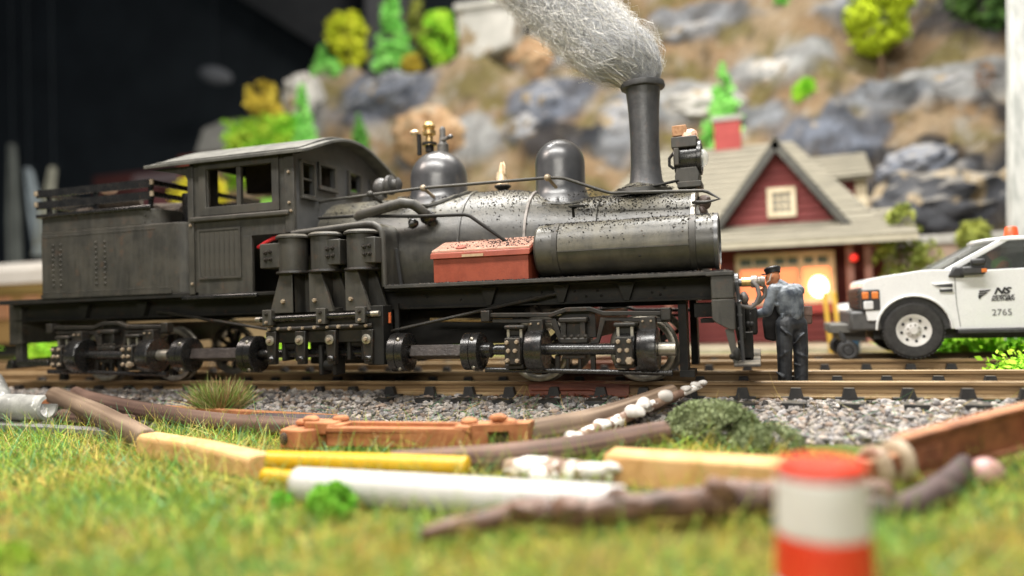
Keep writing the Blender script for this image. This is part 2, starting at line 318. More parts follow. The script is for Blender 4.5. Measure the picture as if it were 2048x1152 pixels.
# ---------------------------------------------------------------- locomotive
YC = 10.57
LO = thing('steam_locomotive', 'weathered black geared steam locomotive with smoke fluff standing on the near track', 'locomotive', (-6.2, YC, 0))
bolt = unit('bolt', MB().lathe((0, 0, 0), (0, -1, 0), [(0, -.02), (.030, -.02), (.030, .018), (.022, .03), (0, .03)], 6), BOL)
nutd = unit('nut', MB().lathe((0, 0, 0), (0, -1, 0), [(0, -.02), (.034, -.02), (.034, .01), (.02, .012), (.018, .04), (0, .045)], 8), TRK)
def B(p, x, y, z, sc=1., me=None, nm='bolt'): return place(me or bolt, nm, p, (x, y, z), (0, random.uniform(0, 1), 0), sc)
# frame
fr = MB()
for y in (9.52, 11.54): fr.bx(-12.1, -.5, y, y+.08, 1.05, 1.31); fr.bx(-12.1, -.5, y-.07, y+.15, 1.035, 1.062); fr.bx(-12.1, -.5, y-.07, y+.15, 1.29, 1.318)
frame = fr.bx(-12.0, -.6, 9.8, 11.34, 1.22, 1.30).bx(-11, -1, 10.3, 10.84, .98, 1.2).build('frame_beam', BLK, LO, .006)
for x in (-10.6, -9.4, -3.55, -2.55, -1.7): MB().prism([(x-.02, 1.29), (x+.2, 1.29), (x+.12, 1.06), (x+.06, 1.06)], 9.42, 9.515).build('bracket', BLK, frame)
rv = MB()
for x, z in ((-2.9, 1.14), (-2.75, 1.2), (-2.6, 1.14), (-2.3, 1.2), (-2.15, 1.13), (-2.0, 1.2), (-1.95, 1.13), (-2.45, 1.2), (-1.3, 1.15), (-1.15, 1.2), (-1.2, 1.12), (-3.9, 1.15), (-4.4, 1.2)): rv.ball((x, 9.515, z), .018, 8, 4)
rv.build('rivets', BLK, frame, kind='stuff')
rb = MB().bx(-4.87, -.62, 9.15, 9.95, 1.325, 1.37).bx(-.62, -.30, 9.13, 9.9, 1.315, 1.365).rough(.004, 6).build('running_board', M('board', (.03, .029, .027), (.055, .05, .045), 6, .65, st=.4, dust_light=.6, dust_light_col=(.16, .145, .12)), LO, .006)
MB().bx(-12.1, -8.0, 9.2, 11.94, 1.325, 1.40).bx(-8.2, -6.35, 9.2, 11.94, 1.31, 1.36).build('floor_plate', BLK, LO, .008)
MB().bx(-8.3, -6.95, 9.16, 9.24, 1.285, 1.345).build('cab_sill', GLO, LO, .015)
# rear end
MB().bx(-12.2, -11.92, 9.45, 11.7, .66, 1.36).bx(-12.12, -11.98, 9.5, 9.62, .26, .70).bx(-12.12, -11.98, 11.5, 11.62, .26, .70).build('rear_beam', CAB, LO, .01)
MB().bx(-12.16, -11.3, 9.42, 9.62, .28, .38).prism([(-12.22, .24), (-12.05, .24), (-12.05, .40), (-12.16, .38)], 9.38, 11.8).build('rear_footboard', GLO, LO, .012)
MB().bx(-11.62, -11.5, 9.9, 10.0, .0, .9).build('rear_bracket', BLK, LO)
# truss rods
MB().tube([(-9.05, 9.45, 1.12), (-8.8, 9.42, 1.10), (-6.72, 9.2, .80)], .022, 8).build('truss_rod', TRK, LO)
MB().tube([(-4.85, 9.25, .74), (-2.62, 9.42, 1.16), (-2.45, 9.45, 1.18)], .022, 8).build('truss_rod', TRK, LO)
MB().tube([(-7, 10.1, .8), (-3.3, 10.1, .86)], .05, 8).build('reach_pipe', BLK, LO); MB().prism([(-6.6, 1.02), (-3.1, 1.02), (-3.4, .52), (-4.7, .50), (-4.9, .25), (-6.6, .25)], 9.95, 11.2).build('ash_pan', BLK, LO, .02)
MB().tube([(-4.4, 9.6, .88), (-3.2, 9.6, .84)], .03, 8).build('brake_rod', BRS, LO)
# boiler
bo = MB().lathe((0, YC, 1.80), (1, 0, 0), [(0, -6.5), (.95, -6.5), (.95, -3.5), (.93, -3.3), (.80, -2.55), (.755, -2.35), (.745, -2.2), (.745, -.80), (.70, -.775), (0, -.775)], 72).build('boiler', BLR, LO, 0, 30)
for x, r, w in ((-3.04, .89, .035), (-3.98, .953, .03), (-2.07, .75, .012)): MB().lathe((0, YC, 1.8), (1, 0, 0), [(r, x), (r+.022, x+.004), (r+.014, x+w), (r-.03, x+w+.004)], 64).build('boiler_band', BAND if -3.5 < x < -2.5 else BLR, bo)
MB().lathe((0, YC, 1.8), (1, 0, 0), [(.74, -.83), (.768, -.825), (.768, -.775), (.70, -.765), (.66, -.765)], 64).build('smokebox_rim', STL, bo)
MB().lathe((0, YC, 1.8), (1, 0, 0), [(.60, -.775), (.60, -.72), (.5, -.66), (.2, -.60), (.06, -.59), (.06, -.5), (0, -.5)], 40).build('smokebox_door', BLR, bo)
MB().ball((-.66, 10.25, 2.32), (.09, .09, .11)).ball((-.70, 10.2, 2.2), (.06, .08, .07)).rough(.03, 9).build('number_lamp', M('smokebox grime', (.06, .04, .033), (.10, .07, .055), 14, .6, st=.4), bo)
for s in range(10):
    a = s*math.pi/5+.2; MB().bar((-.775, YC+.64*math.cos(a), 1.8+.64*math.sin(a)), (-.70, YC+.6*math.cos(a), 1.8+.6*math.sin(a)), .05, .05).build('door_clamp', BLK, bo)
MB().tube([(-2.33, 9.74, 2.19), (-2.33, 9.70, 2.30), (-2.28, 9.70, 2.32)], .02, 6).bx(-2.37, -2.17, 9.62, 9.74, 2.315, 2.335).build('step_bracket', BLK, bo)
# domes, stack
def dome(x, r, z0, zs, nm):
    pr = [(r*1.38, z0-.1), (r*1.30, z0), (r*1.13, z0+.07), (r*1.04, z0+.14), (r, z0+.22), (r*1.005, zs)]+[(r*math.cos(t), zs+r*.98*math.sin(t)) for t in np.linspace(.1, math.pi/2, 14)]
    d = MB().lathe((x, YC, 0), (0, 0, 1), pr, 56).build(nm, DOM, LO, 0, 50)
    q = []
    for i in range(49):                      # flared skirt that follows the barrel
        a = 2*math.pi*i/48; rr = r*1.42; yy = rr*math.sin(a); br = .95 if x < -3.4 else .81
        q.append((x+rr*math.cos(a), YC+yy, 1.80+math.sqrt(max(br*br-yy*yy, .01))+.012-(0.11 if (x > -3.4 and math.cos(a) > 0) else 0)*max(math.cos(a), 0)))
    MB().tube(q, .03, 6, False).rough(.014, 14).build('dome_skirt', BLR, d); return d
sd = dome(-4.63, .435, 2.60, 3.02, 'steam_dome'); fd = dome(-2.71, .36, 2.52, 3.08, 'sand_dome')
MB().lathe((-4.75, YC-.05, 3.44), (0, 0, 1), [(.05, 0), (.055, .1), (.10, .1), (.10, .15), (.055, .16), (.06, .2), (.052, .25), (.10, .27), (.105, .33), (.07, .345), (.085, .36), (.10, .40), (.07, .46), (0, .48)], 16).build('safety_valve', BRS, sd)
MB().lathe((-4.75, YC-.05, 3.44), (0, 0, 1), [(.062, 0), (.066, .10), (.112, .11), (.112, .145), (.06, .16), (.0, .165)], 16).build('valve_base', BLK, sd)
MB().tube([(-4.9, YC-.1, 3.4), (-4.9, YC-.1, 3.72)], .035, 10).build('valve_post', BLK, sd); MB().ball((-4.97, YC-.12, 3.75), (.075, .05, .045)).build('valve_lever', BRW, sd)
MB().lathe((-4.55, YC, 3.42), (0, 0, 1), [(.085, 0), (.09, .12), (.06, .16), (.045, .3), (.05, .36), (.03, .40), (0, .41)], 14).tube([(-4.55, YC-.03, 3.6), (-4.40, YC-.1, 3.63)], .03, 8).build('pop_valve', M('valve grey', (.09, .085, .08), (.16, .15, .14), 9, .45), sd)
MB().ball((-4.38, YC-.11, 3.63), (.05, .035, .035)).build('valve_tip', DOM, sd)
MB().lathe((-3.60, YC, 2.68), (0, 0, 1), [(.05, 0), (.06, .08), (.13, .14), (.12, .16), (.05, .17), (0, .17)], 16).build('whistle_base', BLK, LO)
MB().lathe((-3.60, YC, 2.84), (0, 0, 1), [(.10, 0), (.075, .08), (.06, .2), (.035, .30), (.03, .34), (0, .35)], 12).ball((-3.55, YC-.03, 3.08), (.03, .03, .12)).ball((-3.66, YC, 2.97), (.04, .04, .07)).rough(.025, 13).build('whistle', BRW, LO)
st = MB().lathe((-1.47, YC, 0), (0, 0, 1), [(.30, 2.52), (.26, 2.66), (.225, 2.74), (.208, 2.95), (.203, 3.3), (.215, 3.7), (.238, 4.0), (.25, 4.04), (.2, 4.06), (.19, 3.6), (0, 3.5)], 40).rough(.004, 8).build('smokestack', M('stack', (.038, .039, .042), (.062, .062, .064), 6, .42, st=.25, fine=34, spec=.7, rust=.25), LO)
MB().lathe((-1.47, YC, 0), (0, 0, 1), [(.245, 4.02), (.30, 4.03), (.31, 4.06), (.30, 4.11), (.25, 4.125), (.21, 4.11)], 40).rough(.008, 10).build('stack_rim', M('rim', (.035, .035, .036), (.055, .055, .055), 6, .55, st=.3, dust_light=.4), st)
MB().lathe((-1.52, YC, 0), (0, 0, 1), [(.42, 2.50), (.40, 2.60), (.32, 2.62), (.24, 2.68)], 36).rough(.012, 8).build('stack_saddle', BLR, st)
# headlight
hl = MB().lathe((-1.06, YC-.05, 2.98), (1, 0, 0), [(0, 0), (.19, .0), (.21, .04), (.21, .30), (.24, .31), (.24, .36), (.19, .37), (.17, .34), (0, .30)], 28).build('headlight', GLO, LO)
MB().ball((-.69, YC-.05, 2.97), (.085, .125, .125)).build('lens', LENS, hl); MB().ball((-.70, YC-.05, 2.97), .03, 8, 6).build('bulb', STL, hl)
MB().bx(-1.08, -.74, YC-.27, YC+.16, 3.10, 3.25).bx(-1.05, -.98, YC-.285, YC-.26, 2.86, 3.1).build('lamp_bracket', CAB, hl, .015)
MB().prism([(-1.04, 2.62), (-.74, 2.62), (-.72, 2.74), (-.76, 2.83), (-1.02, 2.83), (-1.05, 2.72)], YC-.25, YC+.15).bx(-1.02, -.70, YC-.27, YC+.17, 2.555, 2.64).build('lamp_foot', CAB, hl, .012)
MB().tube([(-1.06, YC-.2, 2.83), (-1.12, YC-.2, 2.88), (-1.12, YC-.18, 2.98), (-1.05, YC-.18, 3.06)], .022, 6).tube([(-1.75, YC-.3, 2.56), (-1.3, YC-.34, 2.60), (-1.0, YC-.25, 2.66)], .02, 6).build('lamp_wire', BLK, hl)
MB().bx(-1.07, -.88, YC-.2, YC, 3.27, 3.42).rough(.012, 12).build('lamp_chimney', CRK, hl, .012)
MB().ball((-.85, YC-.12, 3.29), (.11, .1, .08), 9, 6).ball((-.78, YC-.1, 3.24), (.06, .08, .05), 7, 5).rough(.05, 9).build('lamp_chip', COP, hl, ang=10)
# handrails and pipes
hr = MB().tube([(-6.3, 9.85, 2.70), (-6.1, 9.85, 2.72), (-4.54, 9.78, 2.765), (-2.67, 9.80, 2.76), (-2.46, 9.82, 2.735), (-1.95, 9.86, 2.53), (-1.84, 9.86, 2.492), (-.66, 9.86, 2.43), (-.60, 9.86, 2.41), (-.45, 9.86, 2.31), (-.62, 9.9, 2.285), (-.8, 9.95, 2.30)], .022, 8).build('handrail', CAB, LO, ang=60)
for x, z in ((-4.54, 2.765), (-2.69, 2.76), (-5.4, 2.745)): MB().ball((x, 9.79, z), .05, 12, 8).tube([(x, 9.8, z), (x+.05, 10.05, z-.1)], .025, 6).build('handrail_knob', BOL if x > -5 else CAB, hr)
MB().tube([(-6.15, 9.6, 2.42), (-5.5, 9.5, 2.40), (-4.47, 9.45, 2.32), (-3.78, 9.45, 2.295), (-3.70, 9.45, 2.27), (-3.25, 9.50, 1.93), (-3.1, 9.55, 1.80)], .024, 8).build('steam_pipe', BLK, LO, ang=60)
MB().tube([(-5.46, 9.48, 2.37), (-5.40, 9.46, 2.40), (-4.72, 9.46, 2.525), (-4.56, 9.5, 2.50), (-4.42, 9.6, 2.36), (-4.36, 9.75, 2.24)], [.055, .07, .074, .074, .07, .06], 14).build('lagged_pipe', CAB, LO, ang=60)
MB().ball((-4.42, 9.66, 2.32), (.12, .08, .1), 12, 8).ball((-4.62, 9.60, 2.24), (.07, .06, .07), 10, 7).rough(.03, 14).build('pipe_joint', GLO, LO)
MB().ball((-5.35, 10.05, 2.88), (.13, .13, .14), 16, 10).lathe((-5.22, 10.05, 2.90), (1, 0, 0), [(.1, -.06), (.15, 0), (.15, .05), (.08, .08), (.08, .14), (.11, .16), (.05, .2), (0, .2)], 16).build('dynamo', M('dynamo', (.06, .058, .055), (.1, .095, .09), 6, .4), LO)
MB().tube([(-5.35, 10.05, 2.72), (-5.35, 10.05, 2.9)], .09, 10).build('dynamo_foot', BLR, LO)
# casing around the engine
path = [(-6.32, 2.195), (-5.12, 2.255), (-5.02, 2.245), (-4.94, 2.20), (-4.89, 2.12), (-4.875, 2.0), (-4.865, 1.375)]
inner = [(x-(.07 if i > 2 else 0)-(0.03 if i == 3 else 0), z-(.075 if i < 4 else .02 if i < 5 else 0)) for i, (x, z) in enumerate(path)]
pp = path+inner[::-1]
MB().prism(pp, 9.2, 10.2).build('casing', BLR, LO, .01)
MB().tube([(x-.02, 9.2, z-.02) for x, z in path], .045, 8).rough(.004, 12).build('casing_edge', CAB, LO, ang=60)
MB().bar((-4.855, 9.5, 1.9), (-4.85, 9.62, 1.38), .02, .05, (1, 0, 0)).build('casing_seam', DOM, LO)
MB().bx(-6.9, -4.9, 9.9, 9.96, .9, 2.2).build('engine_backing', BLK, LO)
# cab
cab = MB().holes('y', 9.2, 9.26, -8.13, -6.3, 2.19, 3.34, [(-7.80, -6.60, 2.57, 3.22)]).bx(-8.13, -7.04, 9.2, 9.26, 1.35, 2.19)
cabfar = MB().holes('y', 11.88, 11.94, -8.13, -6.3, 1.35, 3.34, [(-7.80, -6.60, 2.45, 3.22)])
cab.bx(-8.13, -8.06, 9.26, 9.75, 1.35, 3.34); cabfar.bx(-8.13, -8.06, 11.4, 11.88, 1.35, 3.34)
cabo = cab.build('cab', CAB, LO, .008); cabfar.build('side_wall', CAB, cabo, .008)
W3 = [(9.40, 9.69, 2.77, 3.23), (9.87, 10.27, 2.96, 3.27), (10.73, 11.07, 2.99, 3.28), (11.44, 11.72, 2.77, 3.23)]
fwm = MB().holes('x', -6.36, -6.3, 9.262, 11.878, 1.9, 3.33, W3)
arc = [(9.262+2.616*i/20, 3.33+.40*math.sin(math.pi*i/20)**1.2) for i in range(21)]
MB().prism(arc, -8.12, -8.07, 'x').build('rear_arch', CAB, cabo)
fwm.prism(arc, -6.36, -6.3, 'x').build('front_wall', M('cab front', (.045, .046, .047), (.07, .07, .07), 3, .5, st=.15), cabo)
for y0, y1, z0, z1 in W3:
    f = MB().frame('x', -6.305, -6.262, y0-.045, y1+.045, z0-.045, z1+.045, .045).bx(-6.3, -6.24, y0-.06, y1+.06, z0-.075, z0-.04).build('window_frame', CAB, cabo, .006)
    if z0 < 2.9: MB().bx(-6.34, -6.30, y0, y1, (z0+z1)/2-.012, (z0+z1)/2+.018).build('window_bar', CAB, cabo)
MB().frame('y', 9.165, 9.2, -7.93, -6.53, 2.53, 3.34, .12).build('window_frame', CAB, cabo, .006); MB().bx(-7.275, -7.20, 9.185, 9.25, 2.57, 3.22).build('window_post', CAB, cabo, .006)
MB().bx(-8.10, -6.36, 9.13, 9.2, 2.44, 2.515).build('window_sill', CAB, cabo, .02)
MB().bx(-6.44, -6.28, 9.175, 9.198, 2.19, 3.30).build('corner_post', CAB, cabo, .008)
MB().bx(-8.15, -8.05, 9.17, 9.199, 1.36, 3.30).build('corner_post', CAB, cabo, .008)
MB().frame('y', 9.178, 9.199, -7.99, -7.22, 1.58, 2.33, .035).build('door_panel', CAB, cabo, .005)
pm = unit('plank', MB().bx(-.042, .042, 0, .014, -.335, .335), CAB)
for i in range(8): place(pm, 'plank', cabo, (-7.91+i*.0886, 9.187, 1.955))
for x, z in ((-6.36, 3.06), (-6.36, 2.62), (-6.33, 2.50), (-8.09, 1.52), (-8.1, 2.4)): B(cabo, x, 9.172, z, .8)
cy = [(9.06+3.02*i/24) for i in range(25)]
def arch(z0, h, t, y0, y1):
    a = [(y0+(y1-y0)*i/24, z0+h*math.sin(math.pi*i/24)**1.2) for i in range(25)]; return a+[(y, z-t) for y, z in a[::-1]]
rf = MB().prism(arch(3.35, .40, .05, 9.06, 12.08), -8.87, -6.05, 'x').build('roof', ROOF, cabo, .008)
MB().prism(arch(3.395, .40, .04, 9.13, 12.01), -8.70, -6.22, 'x').rough(.006, 5).build('roof_cover', ROOF, cabo, .006)
MB().prism([(-8.85, 3.30), (-8.13, 3.31), (-8.13, 3.05), (-8.2, 3.16), (-8.4, 3.22)], 9.2, 9.24).build('roof_bracket', CAB, cabo)
MB().bx(-8.05, -6.45, 10.4, 10.6, 3.04, 3.62).rough(.03, 3).build('cab_interior', INT, LO); MB().bx(-6.6, -6.36, 9.9, 11.3, 1.4, 2.85).build('backhead', BLK, LO)
MB().tube([(-7.0, 9.3, 2.02), (-6.85, 9.26, 2.07), (-6.72, 9.26, 2.13), (-6.55, 9.28, 2.16)], .028, 8).build('red_wire', REDW, LO)
# tender
tp = []
for i in range(9): a = math.pi/2*i/8; tp.append((-8.47+.30*math.sin(a), 9.2+.30*(1-math.cos(a))))
lo = [(-11.13, 9.2)]+tp+[(-8.17, 11.64)]+[(x, 21.14-y) for x, y in tp[::-1]]+[(-11.13, 11.94)]
tend = MB().prism(lo, 1.40, 2.475, 'z')
tp2 = [(-8.80-.33+.33*math.sin(math.pi/2*i/8), 9.21+.33*(1-math.cos(math.pi/2*i/8))) for i in range(9)]
up_ = [(-11.13, 9.21)]+tp2+[(x, 21.14-y) for x, y in tp2[::-1]]+[(-11.13, 11.93)]
tend.prism(up_, 2.475, 2.73, 'z'); tend = tend.build('tender_tank', CAB, LO, .01)
MB().bx(-11.20, -8.85, 9.16, 9.24, 2.715, 2.775).bx(-11.20, -11.12, 9.24, 11.9, 2.715, 2.775).bx(-11.2, -8.85, 11.9, 11.98, 2.715, 2.775).build('rim', GLO, tend, .015)
MB().bx(-11.14, -8.5, 9.185, 9.2, 1.40, 1.455).build('base_strip', CAB, tend)
rv = MB()
for i in range(60):
    rv.ball((-11.09+i*.0385, 9.198, 2.40+.002*i/60), .012, 6, 4)
    rv.ball((-11.10+i*.044, 9.2, 1.49), .010, 6, 4)
for x in (-10.88, -10.72, -9.98, -9.80):
    for k in range(9): rv.ball((x, 9.198, 1.60+k*.082), .020, 8, 5)
for x in (-9.0, -8.85):
    for k in range(2): rv.ball((x, 9.2, 2.52+k*.1), .015, 6, 4)
rv.build('rivets', CAB, tend, kind='stuff')
slat = unit('fence_slat', MB().bx(-1.20, 1.20, -.02, .02, -.062, .062), GLO)
for y in (9.26, 11.88):
    for z in (2.935, 3.125): place(slat, 'fence_slat', tend, (-10.08, y, z))
    for x in (-11.1, -10.1, -9.0): MB().bx(x, x+.07, y+.02 if y < 10 else y-.06, y+.06 if y < 10 else y-.02, 2.73, 3.16).build('fence_post', GLO, tend)
sl2 = unit('end_slat', MB().bx(-.02, .02, -1.3, 1.3, -.04, .04), GLO)
for x in (-11.26, -8.9):
    for z in (2.955, 3.135): place(sl2, 'end_slat', tend, (x, 10.57, z))
for x in (-11.27, -8.88):
    for z in (2.955, 3.135): MB().bx(x-.03, x+.03, 9.22, 9.25, z-.04, z+.04).build('slat_end', BOL, tend)
MB().lathe((-8.55, 9.75, 2.47), (0, 0, 1), [(0, 0), (.17, 0), (.17, .50), (.155, .52), (.1, .50), (0, .49)], 24).bx(-8.95, -8.45, 9.5, 10.3, 2.48, 2.53).build('filler_pipe', GLO, tend)
LOGM = M('fuel wood', (.035, .026, .02), (.09, .065, .045), 9, .8, st=.3)
for i in range(16):
    x, y = random.uniform(-10.9, -9.3), random.uniform(9.5, 11.5); a = random.uniform(-.5, .5); z = 2.80+random.uniform(0, .12); l = random.uniform(.25, .4)
    MB().tube([(x-l*math.cos(a), y-l*math.sin(a), z), (x+l*math.cos(a), y+l*math.sin(a), z+random.uniform(-.05, .08))], random.uniform(.05, .09), 8).rough(.01, 8).build('fuel_log', LOGM, tend)
MB().ball((-10.32, 9.8, 3.2), (.17, .12, .07), 10, 6).rough(.03, 8).build('fuel_log', COP, tend)
# air tank
at = MB().lathe((0, 9.55, 1.75), (1, 0, 0), [(.26, -2.62), (.31, -2.76), (.33, -2.73), (.335, -2.6), (.335, -.50), (.33, -.47), (.31, -.47), (.30, -.50), (.22, -.52), (0, -.52)], 48).lathe((0, 9.55, 1.75), (1, 0, 0), [(0, -2.79), (.2, -2.79), (.31, -2.76)], 48).build('air_tank', BLR, LO, 0, 30)
MB().lathe((0, 9.55, 1.75), (1, 0, 0), [(.33, -2.44), (.345, -2.435), (.345, -.805), (.33, -.80)], 30, -.10 if False else 3.25, 6.40).build('tank_wrap', WRAP, at)
for x in (-2.52, -.80): MB().lathe((0, 9.55, 1.75), (1, 0, 0), [(.336, x), (.352, x+.005), (.352, x+.075), (.336, x+.08)], 48).build('tank_band', CAB, at)
MB().bx(-2.44, -.80, 9.205, 9.222, 1.70, 1.716).rough(.003, 9).build('tank_seam', CAB, at)
MB().lathe((0, 9.55, 1.75), (1, 0, 0), [(.335, -.515), (.35, -.51), (.35, -.465), (.30, -.455), (.30, -.48)], 48).build('tank_rim', DOM, at)
# engine: three cylinders
for cx, chx, ped, by in ((-6.29, (-6.74, -6.38), [(-6.42, 1.60), (-6.22, 1.60), (-6.22, 1.04), (-6.60, 1.04)], -6.37), (-5.76, (-5.80, -5.44), [(-5.95, 1.60), (-5.76, 1.60), (-5.57, 1.04), (-5.95, 1.04)], -5.86), (-5.19, (-5.20, -4.90), [(-5.38, 1.60), (-5.19, 1.60), (-5.0, 1.04), (-5.38, 1.04)], -5.29)):
    c = MB().lathe((cx, 9.14, 0), (0, 0, 1), [(.20, 1.60), (.205, 1.63), (.205, 2.09)], 32).build('cylinder', CAB, LO)
    MB().lathe((cx, 9.14, 0), (0, 0, 1), [(.2, 2.085), (.245, 2.09), (.245, 2.115), (.2, 2.145), (.07, 2.155), (0, 2.155)], 32).build('cylinder_cap', CAB, c)
    MB().lathe((cx, 9.14, 0), (0, 0, 1), [(.1, 1.585), (.24, 1.585), (.25, 1.60), (.24, 1.625), (.2, 1.63)], 32).build('cylinder_flange', TRK, c)
    MB().bx(chx[0], chx[1], 8.98, 9.42, 1.68, 2.03).build('valve_chest', CAB, c, .012)
    m = (chx[0]+chx[1])/2-(.05 if cx < -6 else -.02)
    for dx, dz in ((-.03, .05), (.045, .06), (-.025, -.05), (.05, -.045)): B(c, m+dx, 8.965, 1.85+dz, .9, nutd, 'nut')
    MB().prism(ped, 8.99, 9.05).prism([(x+.10, z) for x, z in ped], 9.30, 9.36).prism([(ped[0][0]+.02, 1.6), (ped[1][0], 1.6), (ped[1][0], 1.04), (ped[0][0]+.02, 1.04)], 9.0, 9.33).build('pedestal', CAB, c, .006)
    B(c, by, 8.985, 1.20, 1.1); 
MB().tube([(-6.74, 8.98, .955), (-4.98, 8.98, .99)], .045, 12).build('slide_rod', GLO, LO); MB().tube([(-6.82, 8.98, .953), (-6.70, 8.98, .956)], .04, 12).tube([(-5.05, 8.98, .99), (-4.86, 8.98, .993)], .04, 12).build('rod_end', STL, LO)
for x in (-6.6, -5.73, -5.12): b_ = MB().bx(x-.075, x+.075, 8.91, 9.03, .87, 1.09).bx(x-.07, x+.13, 9.03, 9.3, 1.02, 1.09).build('bearing_block', CAB, LO, .01); B(b_, x, 8.90, 1.03, .8, nutd, 'nut'); B(b_, x, 8.90, .915, .8)
MB().tube([(-6.64, 9.0, .81), (-4.98, 9.0, .835)], .035, 10).bx(-6.6, -4.95, 9.05, 9.2, .62, 1.0).build('lower_rail', TRK, LO)
for i, x in enumerate((-6.6, -6.45, -6.26, -6.05, -5.86, -5.66, -5.48, -5.28, -5.06)): B(LO, x, 8.965, .815+.02*(x+6.6)/1.6, (.9, 1.2, 1., 1.3)[i % 4] if i % 2 == 0 else .8)
for x in (-6.58, -6.1, -5.62, -5.05):
    h = MB().prism([(x-.08, .78), (x+.09, .78), (x+.07, .32), (x-.05, .32)], 8.96, 9.05).build('bearing_hanger', TRK, LO, .01)
    MB().lathe((x-.0, 8.95, .655), (0, -1, 0), [(.068, -.02), (.068, .012), (.04, .02), (0, .02)], 16).build('washer', STL, h); B(h, x, 8.925, .655, 1.1); MB().ball((x+.02, 8.94, .40), (.06, .04, .045), 10, 6).rough(.012, 20).build('grease_blob', GLO, h)
MB().tube([(-7.0, 9.2, .46), (-4.6, 9.2, .46)], .06, 12).build('crankshaft', GLO, LO)
for x, dz in ((-6.35, .12), (-5.75, -.17), (-5.3, .15)):
    cw = MB().bx(x-.14, x-.08, 9.08, 9.34, .36+min(dz, 0)*1.2, .58+max(dz, 0)).bx(x+.08, x+.14, 9.08, 9.34, .36+min(dz, 0)*1.2, .58+max(dz, 0)).tube([(x-.1, 9.18, .46+dz), (x+.1, 9.18, .46+dz)], .075, 12).build('crank_web', BLK, LO, .02)
MB().bx(-5.08, -4.83, 9.02, 9.3, .3, 1.1).build('engine_end_plate', BLK, LO, .01); MB().bx(-4.80, -4.74, 9.3, 9.34, .55, 1.12).build('drain_pipe', BLK, LO)
MB().tube([(-4.80, 9.15, .86), (-4.79, 9.14, 1.0)], .02, 8).build('red_wire', M('orange wire', (.5, .10, .03), (.6, .14, .04), 5, .5), LO)
# line shaft and joints
def joint(x, r, z=.455):
    j = MB().lathe((x, 9.2, z), (1, 0, 0), [(0, -.125), (r*.85, -.125), (r, -.11), (r, -.006), (r-.012, 0)], 36).lathe((x, 9.2, z), (1, 0, 0), [(r-.012, 0), (r, .006), (r, .11), (r*.9, .125), (r*.35, .125), (r*.35, .06), (0, .06)], 36).build('universal_joint', GLO, LO, 0, 40)
    for a in (.8, 2.5, 4.1, 5.6): MB().ball((x+(.04 if a < 4 else -.04), 9.2-r*.98*math.sin(a), z+r*.98*math.cos(a)), .034, 8, 6).build('joint_screw', STL, j)
    return j
joint(-7.05, .265); joint(-8.25, .255); joint(-4.65, .262); joint(-3.60, .245)
for a, b in ((-8.12, -7.2), (-4.50, -3.74)):
    MB().bar((a, 9.2, .455), (b, 9.2, .455), .16, .16, (0, .35, 1)).build('square_shaft', M('shaft', (.028, .022, .020), (.05, .04, .035), 9, .35, st=.5, fine=40), LO, .012); MB().tube([(a-.1, 9.2, .455), (b+.1, 9.2, .455)], .065, 12).build('shaft_core', GLO, LO)
for x in (-3.42, -8.47): MB().lathe((x, 9.2, .47), (1, 0, 0), [(.1, -.08), (.1, .06), (.06, .1), (.06, .3)] if x > -4 else [(.1, -.06), (.1, .08), (.06, .1), (.06, .2)], 16).build('shaft_collar', GLO, LO)
